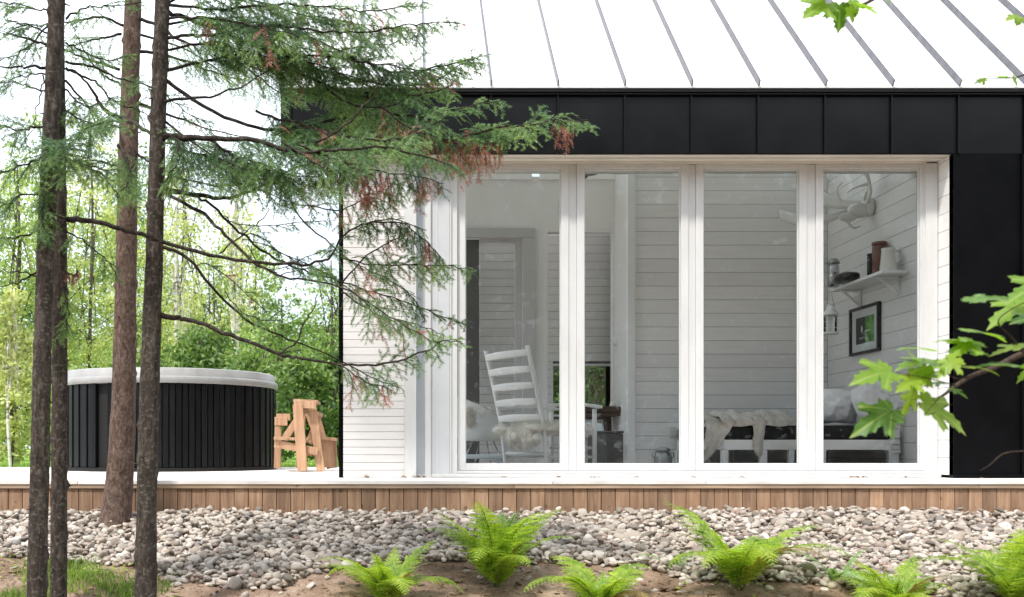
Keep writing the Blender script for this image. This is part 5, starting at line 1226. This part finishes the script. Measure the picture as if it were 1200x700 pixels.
# ------------------------------------------------------------------ maple reaching in from the right
half = [(0,-.02),(.06,-.10),(.16,-.16),(.20,-.10),(.30,-.12),(.34,-.02),(.46,.0),(.40,.08),(.30,.12),(.38,.16),(.44,.26),(.56,.30),(.66,.42),(.54,.44),(.50,.52),(.38,.44),(.22,.38),(.20,.50),(.26,.60),(.18,.66),(.20,.78),(.10,.82),(.0,1.0)]
outl = half+[(-x,y) for x,y in half[-2:0:-1]]
def leaf_geo(base, tip, nrm, width, V, Fs, UV, fold=.25, curl=.2):
    base = Vector(base); ax = Vector(tip)-base; L = ax.length; ax.normalize(); nrm = Vector(nrm); sd = ax.cross(nrm).normalized(); nrm = sd.cross(ax).normalized()
    k0 = len(V); jx = [rnd.uniform(.9,1.1) for _ in outl]
    def P(u, v): 
        return base+ax*(v*L)+sd*(u*L*width)+nrm*(abs(u)*L*fold*.6-curl*L*(v-.3)**2-curl*L*.9*u*u)
    # centre line + rings at half radius for a curved blade
    c = (0,.28); V.append(P(*c)[:]); UV.append(c)
    for t in (.5,1):
        for (u,v), j in zip(outl,jx):
            uu = c[0]+(u*j-c[0])*t; vv = c[1]+(v-c[1])*t; V.append(P(uu,vv)[:]); UV.append((uu,vv))
    n = len(outl)
    for i in range(n):
        j = (i+1)%n; Fs.append((k0,k0+1+i,k0+1+j)); Fs.append((k0+1+i,k0+1+n+i,k0+1+n+j)); Fs.append((k0+1+i,k0+1+n+j,k0+1+j))
mroot = at(1480,700,2.6); MZ = gz(mroot.x,mroot.y)
MP = thing('maple_tree', 'maple whose leafy green twigs reach in from the right edge before the black wall', 'tree', (mroot.x,mroot.y,MZ))
b = MB(); q = smooth_path([(mroot.x,mroot.y,MZ-.05),(mroot.x+.02,mroot.y,.4),(mroot.x-.03,mroot.y+.03,1.3),(mroot.x+.02,mroot.y,2.6)],10); b.tube(q, list(np.linspace(.05,.025,len(q))), 16, jit=.06); b.build('trunk', M['bark_maple'], MP, smooth=True)
def mbranch(pts, d, r0, r1, bare=False):
    pp = smooth_path([at(x,y,dd) for (x,y),dd in zip(pts, np.linspace(d[0],d[1],len(pts)))],5); b = MB(); b.tube(pp, list(np.linspace(r0,r1,len(pp))), 7, jit=.2); return b.build('branch', M['bark_maple'], MP, smooth=True)
def mleaves(lst, d, up=(0,-.55,1)):
    V=[]; Fs=[]; UV=[]; st = MB()
    for (bx_,by_,tx_,ty_,w,nx_,ny_,nz_) in lst:
        tx_ = bx_+(tx_-bx_)*.86; ty_ = by_+(ty_-by_)*.86; ny_ *= .85; w *= .92
        d1 = d+rnd.uniform(-.06,.06); d2 = d1+rnd.uniform(-.03,.03)
        leaf_geo(at(bx_,by_,d1), at(tx_,ty_,d2), (nx_,ny_,nz_), w, V, Fs, UV, fold=rnd.uniform(.1,.35), curl=rnd.uniform(.1,.35))
    return npmesh('leaves', V, Fs, M['maple'], MP, smooth=True, uv=UV)
br = mbranch([(1480,330),(1380,350),(1280,385),(1200,414),(1167,430),(1140,440),(1120,452),(1101,466),(1071,476)],(2.6,2.15),.012,.0016)
mbranch([(1200,414),(1185,395),(1170,375),(1205,352)],(2.2,2.15),.003,.001)
mbranch([(1140,440),(1122,444),(1108,436),(1098,420)],(2.15,2.1),.002,.0008)
mbranch([(1101,466),(1090,478),(1084,487)],(2.13,2.1),.0012,.0006)
mbranch([(1120,452),(1085,443),(1050,437)],(2.15,2.1),.0014,.0007)
mbranch([(1071,476),(1055,478),(1043,484)],(2.15,2.1),.0010,.0007)
mbranch([(1480,600),(1330,545),(1240,530),(1200,529),(1176,532),(1160,545),(1148,552)],(2.6,2.3),.0035,.0006)
mleaves([(1043,435,989,449,.95,.1,-.75,.6),(1045,480,990,515,.8,.3,-.7,.6),(1089,410,1043,405,.9,0,-.16,1),(1138,399,1084,396,1,0,-.16,1),
 (1137,388,1190,397,1.0,.1,-.3,1),(1205,352,1146,388,.9,-.3,-.6,.7),(1100,424,1040,428,1.1,0,-.35,1),(1095,438,1042,455,1.0,.1,-.4,.9),
 (1084,472,1147,514,.75,-.2,-.75,.7),(1114,456,1139,467,.8,0,-.5,1),(1200,430,1130,424,1.0,0,-.22,1),(1150,412,1100,408,1.1,0,-.4,1),(1200,406,1150,418,.9,0,-.3,1),
 (1140,400,1108,420,1.1,.1,-.5,.9),(1086,430,1062,470,.8,.4,-.7,.4),(1075,445,1045,462,.9,.2,-.6,.7),(1070,460,1052,498,.55,.4,-.8,.3),
 (1140,352,1205,345,.9,0,-.35,1),(1215,372,1178,378,1,.2,-.5,.8),(1225,330,1170,358,.9,-.2,-.7,.7),(1120,420,1095,447,.8,.2,-.6,.8),(1135,430,1180,436,.8,0,-.25,1),(1215,425,1185,452,.7,.2,-.5,.7),(1062,410,1085,432,.8,.1,-.4,1),(1105,448,1075,452,.8,0,-.35,1)],2.12)
mbranch([(1480,-120),(1300,-90),(1120,-30),(1040,-8),(1010,6),(985,8),(960,2)],(2.6,2.3),.010,.001)
mbranch([(1300,-90),(1290,-10),(1240,60),(1200,88),(1165,92),(1140,92)],(2.55,2.4),.004,.0007)
mleaves([(968,4,936,23,1.2,.2,-.7,.6),(984,6,984,44,1.1,.0,-1,.1),(1005,4,1035,18,1.0,0,-.5,.9),(990,-4,1020,-14,1.0,0,-.5,.9),(1010,8,1040,10,.9,0,-.3,1),(1000,0,1006,22,.9,.2,-.9,.3),(975,-6,945,-14,1,.1,-.6,.8),(1030,-6,1050,6,1,.1,-.6,.8),(995,10,1002,32,.9,.1,-1,.2)],2.3)
mleaves([(1142,92,1123,94,1,.0,-.4,1),(1150,94,1138,100,1.1,.1,-.7,.6),(1152,92,1154,103,1.1,0,-.9,.3),(1160,90,1150,87,.9,0,-.4,1),(1175,91,1165,87,1,0,-.5,1),(1180,93,1170,101,.7,0,-.5,1),(1188,92,1196,106,.9,.1,-.9,.3),(1190,18,1178,24,1,.1,-.6,.7),(1194,20,1191,32,1.0,.1,-.9,.3),(1200,12,1210,20,1,.1,-.6,.7)],2.4)

ex = []
for (p0,p1) in (((1225,405),(1440,345)),((1215,70),(1295,-80)),((1100,-45),(1460,-115)),((1235,528),(1460,590))):
    for _ in range(16):
        t_ = rnd.random(); bx_ = p0[0]+(p1[0]-p0[0])*t_+rnd.uniform(-8,8); by_ = p0[1]+(p1[1]-p0[1])*t_+rnd.uniform(-25,25)
        if bx_ < 1235 and by_ > 0: continue
        ex.append((bx_,by_,bx_+rnd.uniform(-20,50),by_+rnd.uniform(-12,45),1,rnd.uniform(-.3,.3),-.5,.9))
mleaves([e for e in ex if e[1] < 200], 2.45); mleaves([e for e in ex if e[1] >= 200], 2.35)

# ------------------------------------------------------------------ background trees
def crown(c, rx, ry, rz, nclump, per, leaf, mat, root, droop=0, name='crown', hollow=.45, low=False):
    ph = rng.normal(0,1,(nclump,3)); ph /= np.linalg.norm(ph,axis=1,keepdims=True); rr = hollow+(1-hollow)*rng.random(nclump)**.6
    lump = 1+.35*np.array([mnoise.noise(Vector(p)*1.9+Vector((c[0],c[1],0))) for p in ph])
    cc = np.array(c)+ph*(rr*lump)[:,None]*np.array((rx,ry,rz)); cr = rng.uniform(.5,1.3,nclump)*(rx*.16+.10)
    idx = np.repeat(np.arange(nclump), per); n = len(idx)
    off = rng.normal(0,1,(n,3)); off /= np.linalg.norm(off,axis=1,keepdims=True); off *= (rng.random(n)**.45)[:,None]*cr[idx][:,None]*np.array((1.25,1.25,.75))
    P = cc[idx]+off; P[:,2] -= droop*rng.random(n)
    P = P[P[:,2] > .05]; n = len(P)
    a = rng.normal(0,1,(n,3)); a /= np.linalg.norm(a,axis=1,keepdims=True); q = rng.normal(0,1,(n,3))+[0,-.3,.6]; b_ = np.cross(a,q); b_ /= np.linalg.norm(b_,axis=1,keepdims=True)
    s = leaf*rng.uniform(.6,1.3,n)[:,None]
    V = np.stack([P-a*s*.6, P-b_*s*.36, P+a*s*.7, P+b_*s*.36],1).reshape(-1,3)
    npmesh(name, V, np.arange(4*n).reshape(-1,4), M[mat], root)
    return cc
def bgtree(name, label, px, d, toppy, wpx, mat, botpy=520, trunk='bark_far', dens=1., trw=.06, leaf=None, group='trees behind the deck', cat='tree', droop=0, lean=0):
    x = XX(px,d); y = d-CD; z1 = ZZ(toppy,d); z0 = ZZ(botpy,d); rx = wpx*d/F/2; gzv = gz(x,y)
    root = thing(name, label, cat, (x,y,gzv), group=group)
    pp = smooth_path([(x,y,gzv-.1),(x+rnd.uniform(-.06,.06),y,gzv+(z1-gzv)*.35),(x+lean*.5+rnd.uniform(-.1,.1),y,gzv+(z1-gzv)*.7),(x+lean,y,z1-.1)],6)
    b = MB(); b.tube(pp, list(np.linspace(trw,.012,len(pp))), 10, jit=.1); b.build('trunk', M[trunk], root, smooth=True)
    area = (wpx*abs(botpy-toppy))
    nc = int(area/105*dens)+18; per = 26; lf = (leaf*1.1 if leaf else 3.6*d/F)
    cc = crown((x+lean*.5,y,(z0+z1)/2), rx, rx*.7, (z1-z0)/2, nc, per, lf, mat, root, droop)
    b = MB()
    for k in range(14):
        q = cc[rng.integers(len(cc))]; i = rnd.randrange(4,len(pp)-2); 
        s0 = pp[i]; m = Vector(q)*.5+s0*.5+Vector((0,0,.1)); b.tube(smooth_path([s0,m,Vector(q)],4), list(np.linspace(trw*.3,.008,9)), 5, cap=False)
    b.build('branch', M[trunk], root, smooth=True)
    return root
bt = bgtree
G = 'trees behind the deck'
# near shrubs and saplings
bt('leafy_bush','pale yellow green bush at the left edge behind the deck',12,11.5,375,70,'leafC',545,trw=.02,leaf=.05,cat='bush')
bt('leafy_bush','bright green bush left of the hot tub behind the left pair of trunks',70,12.5,415,70,'leafA',545,trw=.02,leaf=.05,cat='bush')
bt('young_birch','slim pale trunked sapling at the left edge below the bushes',14,10.9,330,34,'leafC',470,trunk='birch',dens=.5,trw=.018,leaf=.045)
bt('leafy_bush','round bright green bush just above the middle of the hot tub',165,13,400,80,'leafA',520,trw=.02,leaf=.055,cat='bush')
bt('leafy_bush','dark green bush behind the right end of the hot tub',300,12.5,395,75,'leafB',540,trw=.02,leaf=.055,cat='bush')
bt('leafy_bush','lush green bush behind the wooden bench',355,12.0,410,80,'leafB',548,trw=.02,leaf=.055,cat='bush')
bt('leafy_bush','low green bush tight against the cabin corner',400,13.0,385,70,'leafB',550,trw=.02,leaf=.055,cat='bush')
bt('leafy_bush','mid green bush rising above the left half of the hot tub',235,14,375,90,'leafB',530,trw=.02,leaf=.06,cat='bush')
# birches
bt('birch_tree','white trunked birch rising behind the hot tub, left of the other',208,15.5,215,62,'leafC',400,trunk='birch',dens=.35,trw=.055,droop=.7)
bt('birch_tree','white trunked birch above the right part of the hot tub',271,15,195,60,'leafC',380,trunk='birch',dens=.3,trw=.062,droop=.7,lean=.15)
bt('birch_tree','thin second birch stem beside the left birch',219,16.2,300,40,'leafC',400,trunk='birch',dens=.3,trw=.035,droop=.5)
# taller trees behind
bt('deciduous_tree','tall pale green tree at the far left behind the trunks',20,19,185,130,'leafA',500,dens=.85,trw=.06)
bt('deciduous_tree','tall airy yellow green tree between the left pair and the reddish trunk',105,20,135,120,'leafC',500,dens=.7,trw=.05)
bt('deciduous_tree','airy pale tree just right of the dark slim trunk',215,22,165,95,'leafC',470,dens=.4,trw=.09)
bt('deciduous_tree','leafy mid green tree above the left half of the tub',150,24,235,120,'leafA',500,dens=.85,trw=.06)
bt('deciduous_tree','broad green tree filling the gap above the tub rim',250,25,300,110,'leafA',510,dens=.9,trw=.06)
bt('deciduous_tree','bright green tree behind the wooden bench',330,21,345,95,'leafB',520,dens=1.,trw=.06)
bt('deciduous_tree','green tree partly hidden by the cabin corner',388,22,300,80,'leafA',520,dens=.8,trw=.06)
bt('deciduous_tree','dark green tree low behind the left bushes',40,26,300,120,'leafB',510,dens=.9,trw=.06)
bt('deciduous_tree','rounded green tree far behind the birches',190,30,330,130,'leafB',515,dens=.9,trw=.12)
bt('deciduous_tree','thin topped tree behind the right end of the tub',300,28,290,80,'leafA',510,dens=.45,trw=.06)
bt('deciduous_tree','dense green tree far behind the bench and cabin corner',370,30,370,110,'leafB',520,dens=1.1,trw=.12)
bt('deciduous_tree','dense far tree at the left edge of the clearing',-30,24,230,120,'leafA',510,dens=.8,trw=.06)
bt('deciduous_tree','tallest soft green tree far behind the leftmost trunks',62,25,120,120,'leafA',480,dens=.8,trw=.06)
bt('deciduous_tree','tall hazy tree far behind the reddish trunk',152,28,165,110,'leafB',480,dens=.7,trw=.06)
bt('deciduous_tree','tall green tree far behind the right half of the hot tub',285,27,262,100,'leafA',500,dens=.8,trw=.06)
# seen through the back window of the cabin
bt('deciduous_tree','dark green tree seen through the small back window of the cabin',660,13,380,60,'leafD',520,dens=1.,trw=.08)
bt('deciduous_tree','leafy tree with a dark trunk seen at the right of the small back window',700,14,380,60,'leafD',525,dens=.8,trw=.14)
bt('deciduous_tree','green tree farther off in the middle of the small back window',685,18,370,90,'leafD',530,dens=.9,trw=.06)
# a far wood closing the view
n = 42000; P = np.stack([rng.uniform(-34,20,n), rng.uniform(31,40,n), rng.random(n)],1)
top = 5.0+1.6*np.array([mnoise.noise(Vector((x*.25,0,2))) for x in P[:,0]])+.8*np.array([mnoise.noise(Vector((x*1.1,5,2))) for x in P[:,0]])
P[:,2] = P[:,2]**.8*top
a = rng.normal(0,1,(n,3)); a /= np.linalg.norm(a,axis=1,keepdims=True); b_ = np.cross(a, rng.normal(0,1,(n,3))); b_ /= np.linalg.norm(b_,axis=1,keepdims=True); s = rng.uniform(.09,.2,n)[:,None]
V = np.stack([P-a*s, P-b_*s*.6, P+a*s, P+b_*s*.6],1).reshape(-1,3)
o = npmesh('far_wood', V, np.arange(4*n).reshape(-1,4), M['leafB']); tag(o, 'far off green wood closing the view behind the garden', 'wood', kind='stuff')
# the wood behind the photographer (reflected in the panes)
n = 70000; P = np.stack([rng.uniform(-34,40,n), rng.uniform(-30,-22,n), rng.random(n)],1)
top = 9.5+2.0*np.array([mnoise.noise(Vector((x*.35,0,7))) for x in P[:,0]])+1.8*np.array([mnoise.noise(Vector((x*1.3,5,7))) for x in P[:,0]])
P[:,2] = P[:,2]**.8*(top+1)-1
P[:,2] = P[:,2]
keep = np.array([not (1.9 < p[0]*31/(6.9-p[1]+.0) < 4.4 and 3.2 < p[2]*31/(6.9-p[1]) < 6.4 and mnoise.fractal(Vector((p[0]*4.5*31/(6.9-p[1]),0,p[2]*5.5*31/(6.9-p[1]))),1.,2.,3)> .22) for p in P]); P = P[keep]; n = len(P)
a = rng.normal(0,1,(n,3)); a /= np.linalg.norm(a,axis=1,keepdims=True); b_ = np.cross(a, rng.normal(0,1,(n,3))); b_ /= np.linalg.norm(b_,axis=1,keepdims=True); s = rng.uniform(.14,.34,n)[:,None]
V = np.stack([P-a*s, P-b_*s*.6, P+a*s, P+b_*s*.6],1).reshape(-1,3)
o = npmesh('near_wood', V, np.arange(4*n).reshape(-1,4), M['wood_near']); tag(o, 'green wood on the near side of the garden mirrored in the panes', 'wood', kind='stuff')

# ------------------------------------------------------------------ fallen leaves on deck, stones and roof
lv=[];lf=[];lu=[]
leaf_geo((0,-.01,0),(0,.012,.002),(0,0,1),.9,lv,lf,lu,.5,.9)
lm = None
spots = [(474,558.5),(483,557.5),(489,559),(497,558),(655,559),(694,559),(702,560),(745,558),(812,560),(996,559.5),(1002,559),(1012,560),(1060,559.5),(1150,561.5),(870,560.5),(590,559.5),(430,558)]
for k,(px,py) in enumerate(spots):
    d = min(6.75, EYE*F/(py-CY)); x = XX(px,d); y = d-CD
    if lm is None:
        o = npmesh('fallen_leaf', lv, lf, M['litter'], uv=lu); lm = o.data
    else: o = bpy.data.objects.new('fallen_leaf', lm); col.objects.link(o)
    o.location = (x,min(y,.08),.010); o.rotation_euler = (rnd.uniform(-.4,.4),rnd.uniform(-.4,.4),rnd.uniform(0,6.28)); s_ = rnd.uniform(1.3,2.1); o.scale = (s_,s_,s_)
    tag(o,'small dry brown leaf fallen on the edge of the deck','leaf','dry leaves on the deck edge')
for px, py in ((655,83),(943,56),(1034,97)):
    # on the roof plane: d solves z = zE + (y)
    k_ = (CY-py)/F; d = (zE-CD-EYE+.02)/(k_-1); x = XX(px,d)
    o = bpy.data.objects.new('fallen_leaf', lm); col.objects.link(o); o.location=(x,d-CD,zE+(d-CD)+.025); o.rotation_euler=(R(45),.2,rnd.uniform(0,6)); o.scale=(1.5,1.5,1.5)
    tag(o,{655:'dark curled leaf stuck on the roof left of the middle',943:'tiny dark leaf stuck high on the roof right of the middle',1034:'tiny dark leaf at the foot of a right hand roof rib'}[px],'leaf')

# ------------------------------------------------------------------ light, sky, camera
SUN_EL, SUN_AZ = R(58), R(205)      # azimuth measured like Nishita: 0 = +Y, clockwise
w = bpy.data.worlds.new('World'); sc.world = w; w.use_nodes = True; nt = w.node_tree; L = nt.links
bg = nt.nodes['Background']; sky = N(nt,'ShaderNodeTexSky', sky_type='NISHITA'); sky.sun_disc = False; sky.sun_elevation = SUN_EL; sky.dust_density = 3; sky.air_density = 1.2; sky.ozone_density = 1
sd = Vector((-.42,-.62,0)).normalized()              # horizontal direction toward the sun
sky.sun_rotation = math.atan2(sd.x, sd.y)
L.new(sky.outputs[0], bg.inputs[0]); bg.inputs[1].default_value = .15
tc = N(nt,'ShaderNodeTexCoord'); nz = N(nt,'ShaderNodeTexNoise'); nz.inputs['Scale'].default_value=2.2; nz.inputs['Detail'].default_value=6; L.new(tc.outputs['Generated'], nz.inputs['Vector'])
rpc = ramp(nt, [(.38,(0,0,0)),(.62,(1,1,1))]); L.new(nz.outputs['Fac'], rpc.inputs[0])
bg2 = N(nt,'ShaderNodeBackground'); bg2.inputs[0].default_value=(.86,.93,1,1); bg2.inputs[1].default_value=2.25
cm = N(nt,'ShaderNodeMapRange'); cm.inputs['To Min'].default_value=.35; cm.inputs['To Max'].default_value=.97; L.new(rpc.outputs[0], cm.inputs[0])
ms = N(nt,'ShaderNodeMixShader'); L.new(cm.outputs[0], ms.inputs[0]); L.new(bg.outputs[0], ms.inputs[1]); L.new(bg2.outputs[0], ms.inputs[2]); L.new(ms.outputs[0], nt.nodes['World Output'].inputs[0])
sl = bpy.data.lights.new('sun','SUN'); sl.energy = 4.4; sl.angle = R(5); sl.color = (1,.955,.89); so = bpy.data.objects.new('sun', sl); col.objects.link(so)
dirv = Vector((sd.x*math.cos(SUN_EL), sd.y*math.cos(SUN_EL), math.sin(SUN_EL))); so.rotation_euler = dirv.to_track_quat('Z','Y').to_euler(); so.location = dirv*30
cam = bpy.data.cameras.new('camera'); co = bpy.data.objects.new('camera', cam); col.objects.link(co); sc.camera = co
co.location = (0,-CD,EYE); co.rotation_euler = (R(90),0,0); cam.sensor_width = 36; cam.lens = F/1200*36
cam.shift_x = (600-CX)/1200; cam.shift_y = (CY-350)/1200; cam.clip_end = 2000; cam.clip_start = .05
cam.dof.use_dof = True; cam.dof.focus_distance = 6.6; cam.dof.aperture_fstop = 5.0
sc.view_settings.view_transform = 'Standard'; sc.view_settings.look = 'None'; sc.view_settings.exposure = 0
sc.cycles.max_bounces = 10; sc.cycles.transparent_max_bounces = 12; sc.cycles.use_denoising = True; sc.cycles.sample_clamp_indirect = 6
for o in bpy.data.objects:
    if '_abs' in o: del o['_abs']
